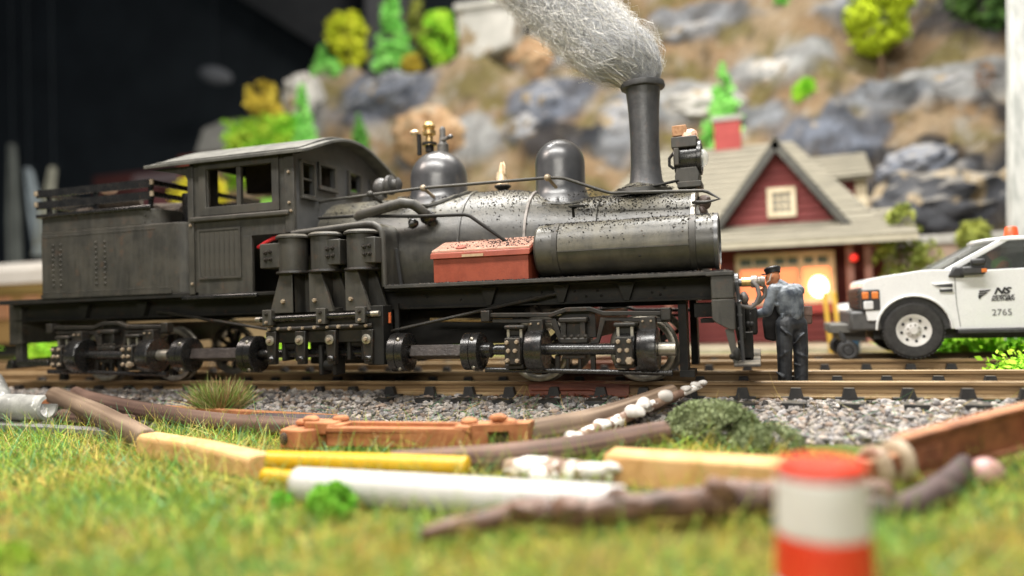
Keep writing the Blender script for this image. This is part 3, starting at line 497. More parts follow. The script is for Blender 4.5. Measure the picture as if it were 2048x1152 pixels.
# power trucks
whl = MB().lathe((0, 0, 0), (0, 1, 0), [(.40, -.07), (.425, -.065), (.425, .03), (.455, .045), (.455, .07), (.36, .075), (.34, .02), (.34, -.05), (.37, -.07), (.40, -.07)], 48)
rimu = unit('tyre', whl, STL)
sw = MB().lathe((0, 0, 0), (0, 1, 0), [(0, -.06), (.11, -.06), (.11, .07), (0, .07)], 16)
for k in range(9):
    a = k*2*math.pi/9; sw.bar((.08*math.cos(a), 0, .08*math.sin(a)), (.355*math.cos(a), 0, .355*math.sin(a)), .06, .07, (0, 1, 0))
hubu = unit('wheel_spokes', sw, BLK)
def ptruck(dx):
    t = MB()
    for y0, y1, sgn in ((9.24, 9.33, 1), (11.81, 11.90, -1)):
        ar = [(-3.44, .925), (-2.55, .905), (-2.36, .965), (-2.05, .965), (-1.88, .905), (-1.05, .885)]
        t.prism([(x+dx, z+.028) for x, z in ar]+[(x+dx, z-.028) for x, z in ar[::-1]], y0, y1)
        t.prism([(x+dx, z) for x, z in [(-3.36, .87), (-2.50, .855), (-2.42, .60), (-2.34, .56), (-2.36, .53), (-2.46, .53), (-2.56, .80), (-3.36, .82)]], y0+.02, y1-.01)
        t.prism([(x+dx, z) for x, z in [(-1.08, .83), (-1.92, .855), (-1.98, .60), (-2.06, .56), (-2.06, .53), (-1.95, .53), (-1.86, .81), (-1.08, .775)]], y0+.02, y1-.01)
    t.bx(-2.45+dx, -2.0+dx, 9.35, 11.8, .6, .95)
    t = t.build('power_truck', TRK, LO, .008)
    for x in (-3.45, -1.12): MB().bx(x-.05+dx, x+.075+dx, 9.20, 9.34, .84 if x < -2 else .80, .985 if x < -2 else .955).build('frame_end', TRK, t, .012)
    MB().bx(-2.39+dx, -2.11+dx, 9.28, 9.4, .56, .84).build('bolster', TRK, t, .01)
    for z0, z1 in ((.80, .865), (.535, .61)): MB().bx(-2.45+dx, -2.08+dx, 9.2, 9.4, z0, z1).build('bolster_cap', TRK, t, .018)
    for x in (-2.41, -2.16): MB().bx(x-.02+dx, x+.05+dx, 9.22, 9.3, .6, .81).build('bolster_rib', TRK, t, .006)
    for k in range(4): B(t, -2.38+k*.09+dx, 9.22, .625, .8, nutd, 'nut')
    MB().bx(-2.42+dx, -2.12+dx, 9.22, 9.35, .345, .40).bx(-2.38+dx, -2.34+dx, 9.24, 9.3, .20, .36).bx(-2.22+dx, -2.18+dx, 9.24, 9.3, .20, .36).bx(-2.52+dx, -2.46+dx, 9.24, 9.3, .2, .39).bx(-2.06+dx, -2.0+dx, 9.24, 9.3, .2, .39).build('spring_plank', TRK, t, .006)
    MB().tube([(-3.45+dx, 9.2, .215), (-2.6+dx, 9.2, .20), (-1.15+dx, 9.2, .165), (-1.05+dx, 9.2, .165)], [.035, .032, .032, .045], 10).build('brake_beam', GLO, t)
    MB().tube([(-3.3+dx, 9.2, .475), (-1.06+dx, 9.2, .455)], .07, 16).build('line_shaft', GLO, t)
    for i, x in enumerate((-2.985, -1.575)):
        x += dx; z = .465 if i == 0 else .455
        a = MB().lathe((x, 9.2, z), (1, 0, 0), [(0, -.13), (.2, -.13), (.215, -.12), (.215, .10), (.2, .11), (0, .11)], 28).build('axle_box', GLO, t)
        MB().bx(x-.115, x+.095, 8.955, 9.05, z-.165, z+.165).build('cover_plate', TRK, a, .012)
        for dx2, dz in ((-.07, .11), (.06, .115), (-.055, .005), (.035, .005), (-.07, -.115), (.06, -.12)): B(a, x+dx2-.005, 8.95, z+dz, 1.0 if not (i == 1 and dx2 > .05 and dz < 0) else 1.7)
        MB().bx(x-.15, x+.13, 9.05, 9.22, .735, .79).build('box_cap', TRK, a, .02); MB().bx(x-.15, x+.10, 9.05, 9.22, .235, .30).build('box_foot', TRK, a, .02)
        for q in (-.10, .07): MB().bx(x+q-.012, x+q+.022, 9.07, 9.12, .6, .74).build('box_rib', STL, a)
        MB().bx(x-.09, x+.07, 9.12, 9.25, .6, .75).build('box_neck', TRK, a)
        g = x+.255
        ge = MB().lathe((g, 9.2, z), (1, 0, 0), [(0, -.115), (.26, -.115), (.27, -.1), (.27, .1), (.255, .115), (0, .115)], 36).build('gear_case', GLO, t)
        MB().prism([(g-.11, .69), (g+.11, .69), (g+.10, .85), (g-.07, .85)], 9.1, 9.24).build('gear_cap', TRK, ge, .008)
        for q in (-.05, .05): B(ge, g+q, 9.09, .80, .5)
        for s in (1, -1):
            w = place(rimu, 'wheel', t, (x+.09, YC-s*.72, .425), None if s == 1 else (0, 0, math.pi)); ORG[w] = Vector((x+.09, YC-s*.72, .425))
            h = bpy.data.objects.new('wheel_spokes', hubu); COL.objects.link(h); h.parent = t; h.location = w.location; h.rotation_euler = (0, .2*i, 0)
        MB().tube([(x+.09, 9.7, .425), (x+.09, 11.45, .425)], .07, 10).build('axle', BLK, t)
    MB().tube([(-1.2+dx, 9.2, .455), (-1.0+dx, 9.2, .455)], .085, 14).build('shaft_end', STL, t)
ptruck(0); ptruck(-7.57)
MB().bx(-1.0, -.9, 9.6, 9.9, .1, 1.05).bx(-1.0, -.82, 9.55, 9.95, .08, .16).build('brake_hanger', BLK, LO); MB().bx(-1.0, -.9, 11.2, 11.5, .1, 1.05).build('brake_hanger', BLK, LO)
# pilot
MB().bx(-.56, -.30, 9.15, 11.95, 1.04, 1.315).build('end_beam', CAB, LO, .012)
MB().prism([(-.56, 1.034), (-.30, 1.034), (-.30, .67), (-.36, .67), (-.52, .76), (-.56, .80)], 9.152, 11.948).build('end_beam', CAB, LO, .01)
MB().bx(-.80, -.56, 9.6, 9.9, .82, 1.0).bx(-.72, -.56, 9.5, 10.0, .75, .8).build('beam_bracket', BLK, LO)
MB().prism([(-.42, .68), (-.32, .68), (-.28, .27), (-.33, .25)], 9.17, 9.24).build('step_hanger', CAB, LO, .006); MB().prism([(-.42, .68), (-.32, .68), (-.28, .27), (-.33, .25)], 11.85, 11.92).build('step_hanger', CAB, LO, .006)
MB().bx(-.335, -.04, 9.15, 11.95, .235, .275).rough(.012, 7).build('footboard', M('footboard', (.05, .044, .038), (.09, .08, .07), 8, .75, st=.5, dust_light=.5), LO, .01)
MB().ball((-.30, 9.2, .38), (.05, .05, .09), 10, 7).ball((-.35, 9.17, .36), .035, 8, 5).build('step_knuckle', BLK, LO)
for y in (9.25, 9.42): MB().tube([(-.27, y, 1.2), (-.25, y, .9), (-.23, y, .3)], .02, 6).build('ladder_rod', DOM, LO)
for k in range(5): MB().ball((-.25, 9.25+.01*k, 1.0-.16*k), (.03, .03, .022), 8, 5).build('ladder_knob', DOM, LO)
MB().bx(-.30, -.20, 9.5, 9.62, .55, .95).bx(-.3, -.12, 9.7, 10.0, .3, .62).rough(.01, 9).build('pilot_fitting', BLK, LO, .01)
MB().lathe((-.30, 9.6, 1.23), (1, 0, 0), [(0, 0), (.12, 0), (.12, .04), (.05, .05), (.05, .08)], 18).build('valve_flange', DOM, LO)
MB().tube([(-.22, 9.6, 1.235), (-.10, 9.6, 1.235)], .06, 14).build('brass_valve', BRS, LO)
MB().lathe((-.11, 9.6, 1.235), (1, 0, 0), [(0, 0), (.075, 0), (.075, .07), (.06, .08), (.06, .10), (.07, .11), (.06, .16), (0, .16)], 14).rough(.006, 14).build('valve_body', M('pewter', (.20, .17, .15), (.34, .30, .27), 12, .4, metal=.5, st=.2), LO)
HOSE = M('hose', (.11, .10, .095), (.19, .17, .16), 9, .45, st=.2)
MB().tube([(-.10, 9.55, 1.24), (-.04, 9.52, 1.17), (-.02, 9.5, 1.07), (-.06, 9.5, .97), (-.12, 9.5, .92), (-.24, 9.52, .95), (-.30, 9.55, .98)], .028, 8).build('air_hose', HOSE, LO, ang=60)
MB().tube([(-.01, 9.6, 1.24), (.05, 9.62, 1.16), (.04, 9.62, 1.06), (-.03, 9.62, .98), (-.10, 9.64, .95)], .026, 8).build('air_hose', HOSE, LO, ang=60)
MB().ball((-.20, 9.52, 1.05), (.06, .06, .07), 10, 6).rough(.02, 12).build('pilot_fitting', M('grime fitting', (.10, .085, .08), (.17, .15, .14), 9, .5, st=.3), LO)
MB().tube([(-.22, 9.9, 1.05), (-.18, 9.9, .9), (-.17, 9.9, .62)], .035, 8).ball((-.17, 9.85, .70), (.04, .05, .05), 8, 6).ball((-.2, 9.85, .35), (.08, .06, .1), 8, 6).build('coupler_linkage', BLK, LO, ang=60)
MB().bx(-.3, -.12, 10.4, 10.74, .62, .85).bx(-.16, -.06, 10.42, 10.72, .55, .92).build('coupler', BLK, LO, .03)
MB().ball((-.12, 9.35, .72), (.03, .03, .04), 9, 6).build('pilot_fitting', BLK, LO)
# coal grit lying on the engine
n = 8000; X = rng.uniform(-6.2, -.8, n); A = rng.normal(-.25, .5, n); keep = (np.abs(A) < 1.25); X, A = X[keep], A[keep]
RR = np.interp(X, [-6.5, -3.5, -3.3, -2.55, -2.35, -.8], [.95, .95, .93, .80, .755, .745])
dens = np.array([mn.noise(Vector((x*1.6, a*2.2, 4.)))+.25+.6*(x > -3.4) for x, a in zip(X, A)]); k = dens > rng.uniform(-.2, 1.1, len(dens)); X, A, RR = X[k], A[k], RR[k]
P = np.stack([X, YC+RR*np.sin(A), 1.8+RR*np.cos(A)], 1); n2 = 900; X = rng.uniform(-2.7, -.52, n2); A = rng.normal(-.15, .5, n2); P2 = np.stack([X, 9.55+.347*np.sin(A), 1.75+.347*np.cos(A)], 1)
n3 = 2600; P3 = np.stack([rng.uniform(-4.85, -.35, n3), 9.16+np.abs(rng.normal(0, .2, n3)), np.full(n3, 1.375)], 1); n4 = 500; a = rng.uniform(0, 6.3, n4); rr = rng.uniform(.2, .42, n4); P4 = np.stack([-1.5+rr*np.cos(a), YC+rr*np.sin(a), 2.66-.25*(rr-.2)], 1)
n5 = 520; P5 = np.stack([rng.uniform(-4.0, -2.85, n5), rng.uniform(9.25, 9.64, n5), np.zeros(n5)], 1); P5[:, 2] = 1.800+.165*(P5[:, 1]-9.2)/.46; P5 = P5[rng.uniform(-4.2, -2.7, n5) < P5[:, 0]]
n6 = 700; a = rng.uniform(0, 6.3, n6); rr = rng.normal(.50, .07, n6); sx = rng.choice([-4.63, -2.71], n6); P6 = np.stack([sx+rr*np.cos(a), YC+rr*np.sin(a), 1.83+np.sqrt(np.maximum(np.where(sx < -4, .95, .83)**2-(rr*np.sin(a))**2, 0))], 1)
P = np.concatenate([P, P2, P3, P4, P6]); V, F = stones(P, rng.uniform(.004, .0115, len(P))*rng.choice([1, 1, 1.5], len(P)), .8)
c = np.array([(.018, .018, .018), (.03, .028, .026), (.05, .045, .04), (.13, .11, .09)])[rng.choice(4, len(P), p=[.5, .25, .15, .1])]
npmesh('coal_grit', V, F, tinted('grit', .7), LO, tint=np.repeat(c, 12, 0), kind='stuff')

# tool box on the running board
TB = thing('tool_box', 'red wooden tool box with slatted lid on the running board beside the boiler', 'tool box', (-3.5, 9.43, 1.37))
MB().bx(-4.15, -2.82, 9.2, 9.66, 1.372, 1.70).build('body', BOXR, TB, .006)
MB().prism([(9.2, 1.70), (9.66, 1.70), (9.66, 1.88)], -4.13, -2.84, 'x').build('end_panel', BOXR, TB)
lid = MB().prism([(9.16, 1.69), (9.175, 1.765), (9.68, 1.945), (9.69, 1.88)], -4.18, -2.79, 'x').build('lid', BOXR, TB, .008)
for i in range(9):
    y = 9.20+i*.053; MB().prism([(y, 1.768+(y-9.175)*.357), (y+.036, 1.768+(y+.036-9.175)*.357), (y+.034, 1.790+(y+.034-9.175)*.357), (y+.002, 1.790+(y+.002-9.175)*.357)], -4.17+i*.002, -2.80, 'x').build('lid_slat', BOXL, lid)
MB().lathe((-3.78, 9.3, 1.825), (0, -.35, 1), [(0, .005), (.07, .005), (.07, .025), (.05, .03), (0, .02)], 14).build('hasp', BOXR, lid); MB().bx(-3.72, -3.42, 9.155, 9.164, 1.70, 1.735).build('lid_tab', M('tan tab', (.40, .27, .16), (.5, .36, .23), 9, .7), lid)
V, F = stones(P5, rng.uniform(.006, .015, len(P5)), .8); npmesh('grit', V, F, M('lid grit', (.03, .02, .018), (.10, .06, .05), 40, .8), TB, kind='stuff')

# ---------------------------------------------------------------- smoke fluff
SM = thing('smoke_fluff', 'grey and white cotton wool smoke standing in the top of the smokestack', 'smoke', (-1.47, YC, 4.1))
def flow(t):                                    # centre line and half widths of the plume, t in 0..1
    k = np.asarray(t, float)
    s = np.clip(k-.05, 0, 1); cx = -1.45+.13*np.exp(-((k-.15)/.1)**2)-1.95*s; cz = 4.0+2.25*k
    return np.stack([cx, np.full_like(k, YC)+.12*k, cz], -1), .15+.31*np.clip((k-.01)*4.4, 0, 1)**1.2+.10*np.clip(k-.2, 0, 1)
core_t = np.linspace(0, 1, 26); cc, cr = flow(core_t)
MB().tube([Vector(c) for c in cc], [max(.1, r*.80) for r in cr], 30).rough(.10, 3.).rough(.03, 11).build('wool_core', M('wool core', (.22, .225, .24), (.62, .63, .65), 7, .95, st=.6, fine=55, stretch=(1, 1, 3), spec=.1), SM)
def wool(name, n, wsc, spread, cols, wid, ln):
    t0 = rng.uniform(0, .95, n)**.8; th = rng.uniform(0, 2*np.pi, n); rad = np.sqrt(rng.uniform(.72, 1.0, n))*spread; ln_ = rng.uniform(.35, 1., n)*ln
    seg = 4; ph = rng.uniform(0, 6.3, (n, 3)); fr_ = rng.uniform(12, 30, (n, 3)); rows = []
    side = rng.normal(size=(n, 3)); side /= np.linalg.norm(side, axis=1)[:, None]
    for i in range(seg+1):
        t = np.clip(t0+ln_*i/seg, 0, 1.08); c, r = flow(t); rr = (r*rad*(1+.05*np.sin(t*40+ph[:, 0])))[:, None]; a = th+.5*np.sin(t*7+ph[:, 1])
        p = c+rr*np.stack([np.cos(a)*.9, np.sin(a), np.cos(a)*.35+np.sin(a*2+ph[:, 2])*.1+np.cos(a)*.2], 1)+wsc*np.sin(fr_*t[:, None]*2+ph)
        p = np.where((t < .1)[:, None], np.stack([c[:, 0]+rr[:, 0]*np.cos(a), c[:, 1]+rr[:, 0]*np.sin(a), p[:, 2]], 1), p); w = (wid*(1-.6*i/seg))
        rows += [p-side*w, p+side*w]
    V = np.stack(rows, 1); k = 2*(seg+1); F = np.array([[2*i, 2*i+1, 2*i+3, 2*i+2] for i in range(seg)])
    tone = np.array(cols)[rng.integers(0, len(cols), n)]*(.55+.45*np.clip(t0*3.2+.1, 0, 1))[:, None]*rng.uniform(.85, 1.1, (n, 1))  # fibres darkened towards the neck, painting the shade in its creases
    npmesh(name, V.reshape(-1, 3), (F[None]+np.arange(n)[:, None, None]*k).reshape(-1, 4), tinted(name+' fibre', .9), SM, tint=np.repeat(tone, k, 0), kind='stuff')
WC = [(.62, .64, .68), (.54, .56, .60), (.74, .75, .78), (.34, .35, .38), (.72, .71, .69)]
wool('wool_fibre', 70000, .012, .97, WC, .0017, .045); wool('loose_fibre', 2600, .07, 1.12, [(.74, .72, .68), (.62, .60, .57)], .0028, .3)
n = 900; a0 = np.stack([rng.normal(-1.62, .06, n), YC+rng.normal(0, .08, n), np.full(n, 4.08)], 1); d = np.stack([rng.uniform(-1.3, -.75, n), rng.uniform(-.2, .2, n), rng.uniform(.72, 1.0, n)], 1)
V, F, k = blades(a0, d, rng.uniform(.7, 1.6, n), .0035, .12, 6); npmesh('trailing_fibre', V, F, tinted('trail fibre', .9), SM, tint=np.repeat(np.array([(.66, .62, .53)])*rng.uniform(.7, 1.1, (n, 1)), k, 0), kind='stuff')

# ---------------------------------------------------------------- person tending the engine
def figure_mesh(mb, name, mat, parent, vox, it=4):
    o = mb.build(name, mat, parent, weld=False); m = o.modifiers.new('remesh', 'REMESH'); m.mode = 'VOXEL'; m.voxel_size = vox; m.use_smooth_shade = True
    s = o.modifiers.new('smooth', 'SMOOTH'); s.factor = .5; s.iterations = it; return o
def hand(mb, wrist, d, palm_n, s=1.):
    w = Vector(wrist); d = Vector(d).normalized(); nn = Vector(palm_n); nn = (nn-d*nn.dot(d)).normalized(); sd = d.cross(nn)
    mb.capsule(w, w+d*.05*s, .034*s, .040*s); c = w+d*.075*s
    mb.ball(w+d*.055*s, (.042*s, .030*s, .045*s), 10, 7)
    for i, l in enumerate((.060, .075, .070, .052)):
        b = c+sd*(.030-.020*i)*s; k = b+d*l*.55*s+nn*.012*s; mb.capsule(b, k, .0115*s, .0105*s, 8); mb.capsule(k, k+(d*.35+nn*.8).normalized()*l*.6*s, .0105*s, .009*s, 8)
    tb = w+d*.03*s+sd*.038*s; k = tb+(d*.6+sd*.6+nn*.4).normalized()*.04*s; mb.capsule(tb, k, .014*s, .012*s, 8); mb.capsule(k, k+(d*.8+nn*.5).normalized()*.035*s, .012*s, .010*s, 8)
DEN = M('dark denim', (.011, .0125, .016), (.040, .044, .050), 8, .5, st=.5, fine=22, dust_light=.3, dust_light_col=(.22, .25, .28))  # up-facing trouser folds painted lighter as highlights
JKT = M('blue jacket', (.045, .055, .072), (.20, .225, .25), 7, .5, st=.5, fine=20, dust_light=.55, dust_light_col=(.42, .45, .48))  # blue-grey layer paints the lit tops of the jacket, no dust here
SKN = M('skin', (.50, .19, .085), (.62, .27, .14), 9, .5, st=.1); CAPB = M('cap black', (.012, .012, .013), (.03, .03, .032), 8, .35)
PE = thing('person', 'workman in blue jacket, dark trousers and black cap bending toward the front of the engine', 'person', (.36, 10.75, -.2))
f_ = Vector((-.65, .76, 0)); l_ = Vector((-.76, -.65, 0)); h_ = Vector((-.97, .24, 0)); k_ = Vector((-.24, -.97, 0)); hc = Vector((.165, 10.73, 1.315))
bd = MB().ball(hc, (.088, .092, .112), 18, 13).ball(hc+h_*.03+Vector((0, 0, -.055)), (.062, .066, .06), 12, 9)
bd.ball(hc+h_*.088+Vector((0, 0, -.012)), (.022, .022, .03), 8, 6).ball(hc+h_*.075+Vector((0, 0, -.09)), (.03, .03, .025), 8, 6).ball(hc+h_*.085+Vector((0, 0, -.05)), (.025, .025, .010), 8, 5)
for s in (1, -1): bd.ball(hc+k_*.088*s-h_*.01, (.018, .022, .032), 8, 6); bd.ball(hc+h_*.078+k_*.034*s+Vector((0, 0, .012)), .013, 8, 6)
bd.capsule(hc+Vector((.02, 0, -.07)), (.27, 10.74, 1.14), .058, .062).capsule((.33, 10.74, 1.08), (.37, 10.74, .66), .12, .11)
bd.capsule((.17, 10.63, 1.13), (.07, 10.60, .83), .045, .04).capsule((.07, 10.60, .83), (-.11, 10.70, .80), .038, .03); bd.capsule((.47, 10.88, 1.12), (.30, 11.08, .98), .045, .04).capsule((.30, 11.08, .98), (.09, 11.0, 1.10), .038, .03)
bd.capsule((.17, 10.63, 1.13), (.47, 10.88, 1.13), .05)
hand(bd, (-.10, 10.69, .79), (-.35, .1, -.9), (-.8, .5, .2), 1.15); hand(bd, (.10, 11.0, 1.10), (-.7, -.3, .55), (-.3, -.5, -.7), 1.15)
for a, b, c in (((.28, 10.67, .66), (.265, 10.64, .30), (.255, 10.68, -.12)), ((.46, 10.80, .66), (.475, 10.78, .30), (.465, 10.80, -.12))): bd.capsule(a, b, .07, .055).capsule(b, c, .052, .042)
figure_mesh(bd, 'body', SKN, PE, .0085, 3)
tr = MB().capsule((.285, 10.67, .66), (.265, 10.645, .30), .125, .098).capsule((.265, 10.645, .30), (.255, 10.69, -.13), .096, .088).capsule((.455, 10.80, .66), (.475, 10.78, .30), .125, .10).capsule((.475, 10.78, .30), (.465, 10.81, -.13), .098, .090)
tr.capsule((.31, 10.69, .68), (.43, 10.79, .68), .135).capsule((.33, 10.71, .80), (.42, 10.78, .80), .12)
for x, y, z, s, q in ((.27, 10.565, .30, .022, .05), (.49, 10.70, .25, .024, -.04), (.23, 10.60, -.02, .024, -.05), (.47, 10.73, .0, .02, .06), (.30, 10.55, .56, .022, -.07), (.47, 10.66, .50, .02, .08), (.45, 10.72, .12, .018, -.02)): tr.capsule((x-.07, y, z-q), (x, y-.014, z), s*.6, s, 8).capsule((x, y-.014, z), (x+.06, y+.015, z+q*.6), s, s*.5, 8)
figure_mesh(tr.rough(.008, 14), 'trousers', DEN, PE, .011, 3)
jk = MB().capsule((.375, 10.745, .80), (.33, 10.745, 1.06), .145, .155).capsule((.31, 10.69, .86), (.27, 10.68, 1.06), .115, .13).capsule((.43, 10.79, .86), (.41, 10.80, 1.06), .115, .125).capsule((.17, 10.64, 1.13), (.47, 10.87, 1.12), .095, .09).capsule((.29, 10.73, 1.17), (.24, 10.73, 1.215), .08, .066)
jk.capsule((.155, 10.63, 1.12), (.065, 10.595, .85), .085, .072).capsule((.065, 10.595, .85), (-.095, 10.69, .81), .07, .055).capsule((.48, 10.88, 1.11), (.31, 11.08, .98), .08, .07).capsule((.31, 11.08, .98), (.12, 11.01, 1.09), .065, .05)
jk.bar((.24, 10.60, .78), (.53, 10.78, .76), .05, .06).bar((.25, 10.59, .93), (.50, 10.72, .90), .04, .03).bar((.20, 10.60, 1.09), (.42, 10.72, 1.06), .03, .03).bar((.12, 10.56, 1.0), (.2, 10.60, .92), .04, .03)
figure_mesh(jk.rough(.010, 13), 'jacket', JKT, PE, .011, 3)
MB().prism([(.225, 1.0), (.27, .70), (.26, .46), (.13, .44), (.02, .47), (.0, .72), (.04, .92)], 10.80, 10.88).build('coat_flap', M('coat lining', (.012, .011, .012), (.02, .018, .018), 6, .8), PE, .03)
ch = hc+Vector((-.005, 0, .075)); MB().lathe(ch, (f_*.25+Vector((0, 0, 1))), [(.094, -.03), (.10, .0), (.112, .03), (.105, .05), (.06, .062), (0, .064)], 24).prism([(ch.x+h_.x*a+k_.x*b, ch.y+h_.y*a+k_.y*b) for a, b in ((.07, .08), (.14, .05), (.155, 0), (.14, -.05), (.07, -.08))], ch.z-.045, ch.z-.03, 'z').build('cap', CAPB, PE, .006)
MB().tube([hc+k_*.094+Vector((0, 0, .04)), hc+k_*.092+h_*.03+Vector((0, 0, -.05)), hc+h_*.07+k_*.05+Vector((0, 0, -.075))], .010, 6).build('cap_strap', M('pale strap', (.6, .5, .42), (.7, .6, .52), 9, .6), PE)
for x, y in ((.255, 10.72), (.465, 10.84)): MB().ball((x-.03, y+.02, -.165), (.085, .11, .05), 14, 8, Matrix.Rotation(.7, 3, 'Z')).build('shoe', CAPB, PE)
SA = thing('satchel', 'small brown satchel hanging at the right hip of the workman', 'bag', (.58, 10.98, .72))
MB().bx(.48, .645, 10.93, 11.03, .66, .90).build('bag_body', M('brown leather', (.10, .055, .04), (.17, .10, .075), 9, .5), SA, .02); MB().bx(.475, .65, 10.92, 10.935, .78, .905).build('flap', M('flap leather', (.12, .07, .055), (.2, .12, .09), 9, .5), SA, .005)
MB().tube([(.52, 10.98, .9), (.5, 10.93, 1.1), (.42, 10.85, 1.22)], .012, 6).build('strap', CAPB, SA)

# ---------------------------------------------------------------- pickup truck on the second track
WHT = M('white paint', (.84, .845, .835), (.88, .885, .875), 2, .28, st=0, coat=.4); RUB = M('tyre rubber', (.022, .021, .02), (.04, .038, .036), 12, .75, st=.3); DKG = M('dark plastic', (.025, .025, .026), (.05, .05, .05), 7, .5)
PT = thing('pickup_truck', 'white railway pickup truck with orange beacon and guide wheels on the second track', 'truck', (3.9, 13.95, 0))
def arcp(cx, cz, r, a0, a1, n=14): return [(cx+r*math.cos(R(a0+(a1-a0)*i/n)), cz+r*math.sin(R(a0+(a1-a0)*i/n))) for i in range(n+1)]
prof = [(1.72, .62), (1.58, .62), (1.55, .80), (1.53, 1.16), (1.545, 1.23), (1.60, 1.27), (1.86, 1.318), (2.40, 1.385), (2.62, 1.38), (3.2, 1.35), (4.72, 1.37), (4.74, 1.30), (6.75, 1.30), (6.78, .60), (6.1, .55)]+arcp(5.55, .47, .515, 12, 172)+[(5.0, .47), (2.80, .46)]+arcp(2.23, .47, .515, 2, 172)
body = MB().prism(prof, 13.02, 14.88).build('body', WHT, PT, .035)
for x in (2.23, 5.55): MB().prism(arcp(x, .47, .545, 0, 180)+arcp(x, .47, .51, 180, 0), 12.995, 13.05).build('wheel_arch', WHT, PT, .012)
for x in (2.23, 5.55): MB().prism(arcp(x, .47, .515, 0, 180), 13.1, 14.8).build('wheel_well', DKG, PT)
MB().prism([(3.50, 13.17), (3.34, 13.4), (3.26, 13.95), (3.34, 14.5), (3.50, 14.73), (4.62, 14.75), (4.62, 13.15)], 1.79, 1.845, 'z').build('roof', WHT, PT, .022)
for y in (13.09, 14.75):
    for a, b, w in (((2.72, 1.35), (3.55, 1.81), .085), ((3.82, 1.35), (3.84, 1.815), .07), ((4.66, 1.35), (4.60, 1.815), .14)): MB().bar((a[0], y+.02, a[1]), (b[0], y+.05 if y < 14 else y-.02, b[1]), w, .06, (0, 1, 0)).build('pillar', WHT, PT, .015)
    MB().bar((3.45, y+.04, 1.805), (4.62, y+.04, 1.805), .06, .06).build('roof_rail', WHT, PT, .015)
GLS = glass('truck glass', (.07, .075, .07), .06, .55)
ws = [(2.72, 13.10), (2.56, 13.3), (2.47, 13.6), (2.45, 13.95), (2.47, 14.3), (2.56, 14.6), (2.72, 14.8)]; wt = [(3.52, 13.19), (3.36, 13.38), (3.29, 13.65), (3.27, 13.95), (3.29, 14.25), (3.36, 14.52), (3.52, 14.71)]
MB().add([(x, y, 1.375) for x, y in ws]+[(x, y, 1.80) for x, y in wt], [(i, i+1, i+8, i+7) for i in range(6)]).build('windshield', GLS, PT)
MB().bx(2.80, 3.80, 13.08, 13.10, 1.352, 1.372).build('window_seal', DKG, PT)
for y in (13.10, 14.79):
    for q in ([(2.84, 1.36), (3.80, 1.36), (3.82, 1.79), (3.58, 1.79)], [(3.88, 1.36), (4.6, 1.36), (4.56, 1.79), (3.89, 1.79)]): MB().prism(q, y, y+.01).build('side_window', GLS, PT)
MB().bx(3.4, 3.95, 13.3, 14.7, 1.0, 1.2).bx(3.75, 3.95, 13.35, 14.65, 1.2, 1.62).build('seat', DKG, PT, .04)
MB().bx(2.6, 2.85, 13.2, 14.75, 1.2, 1.40).build('dashboard', DKG, PT, .03); MB().tube([(2.95+.15*math.cos(a)*.4, 13.65+.17*math.sin(a), 1.42+.15*math.cos(a)) for a in np.linspace(0, 6.28, 17)], .015, 6).build('steering_wheel', DKG, PT)
tyre = MB().lathe((0, 0, 0), (0, 1, 0), [(.22, -.12), (.26, -.135), (.36, -.13), (.39, -.10), (.395, 0), (.39, .10), (.36, .13), (.24, .13), (.22, .1)], 44)
for k in range(44):
    a = 2*math.pi*k/44
    for s in (-1, 1): tyre.bar((.392*math.cos(a), s*.02, .392*math.sin(a)), (.392*math.cos(a+.04), s*.115, .392*math.sin(a+.04)), .03, .016, (math.cos(a), 0, math.sin(a)))
tyu = unit('tyre', tyre, RUB); WH2 = M('wheel rim', (.62, .60, .56), (.72, .70, .66), 9, .45, st=.05)
rim = MB().lathe((0, -.05, 0), (0, 1, 0), [(0, -.085), (.05, -.085), (.06, -.06), (.085, -.05), (.11, -.02), (.17, -.035), (.205, -.07), (.225, -.075), (.232, -.05), (.215, .05), (0, .06)], 40); rimo = unit('rim', rim, WH2)
hole = unit('rim_hole', MB().lathe((0, 0, 0), (0, -1, 0), [(0, -.01), (.02, -.01), (.02, .012), (0, .012)], 12), DKG); tl = unit('wheel_nut', MB().lathe((0, 0, 0), (0, -1, 0), [(0, 0), (.012, 0), (.012, .02), (0, .02)], 6), STL)
for x in (2.23, 5.55):
    for y, rz in ((13.16, 0), (14.74, math.pi)):
        w = place(tyu, 'tyre', PT, (x, y, .455), (0, 0, rz), (1.11, 1, 1.11)); ORG[w] = Vector((x, y, .455)); r_ = bpy.data.objects.new('rim', rimo); COL.objects.link(r_); r_.parent = w
        if rz == 0:
            for k in range(8):
                a = 2*math.pi*k/8+.2; q = bpy.data.objects.new('rim_hole', hole); COL.objects.link(q); q.parent = w; q.location = (.155*math.cos(a), -.082, .155*math.sin(a)); q.scale = (1, 1, 1.1)
                q = bpy.data.objects.new('wheel_nut', tl); COL.objects.link(q); q.parent = w; q.location = (.078*math.cos(a+.3), -.10, .078*math.sin(a+.3))
MB().bx(1.33, 1.80, 13.06, 14.84, .46, .77).build('bumper', M('bumper grey', (.05, .05, .05), (.085, .083, .08), 6, .5), PT, .04)
gl_ = MB().bx(1.49, 1.58, 13.2, 14.7, .78, 1.15).build('grille', DKG, PT, .03)
for k in range(4): MB().bx(1.47, 1.49, 13.3, 14.6, .84+k*.075, .865+k*.075).build('grille_bar', DKG, gl_)
ORG_ = M('orange lens', (.75, .20, .04), (.85, .27, .06), 6, .25)
for q in ((1.50, 1.77, 13.0, 13.3), (1.50, 1.7, 14.6, 14.9)): MB().bx(*q, .78, 1.11).build('headlight_housing', DKG, PT, .02)
for x in (1.56, 1.70): MB().bx(x-.05, x+.045, 12.985, 13.03, .965, 1.075).build('indicator', ORG_, PT, .01)
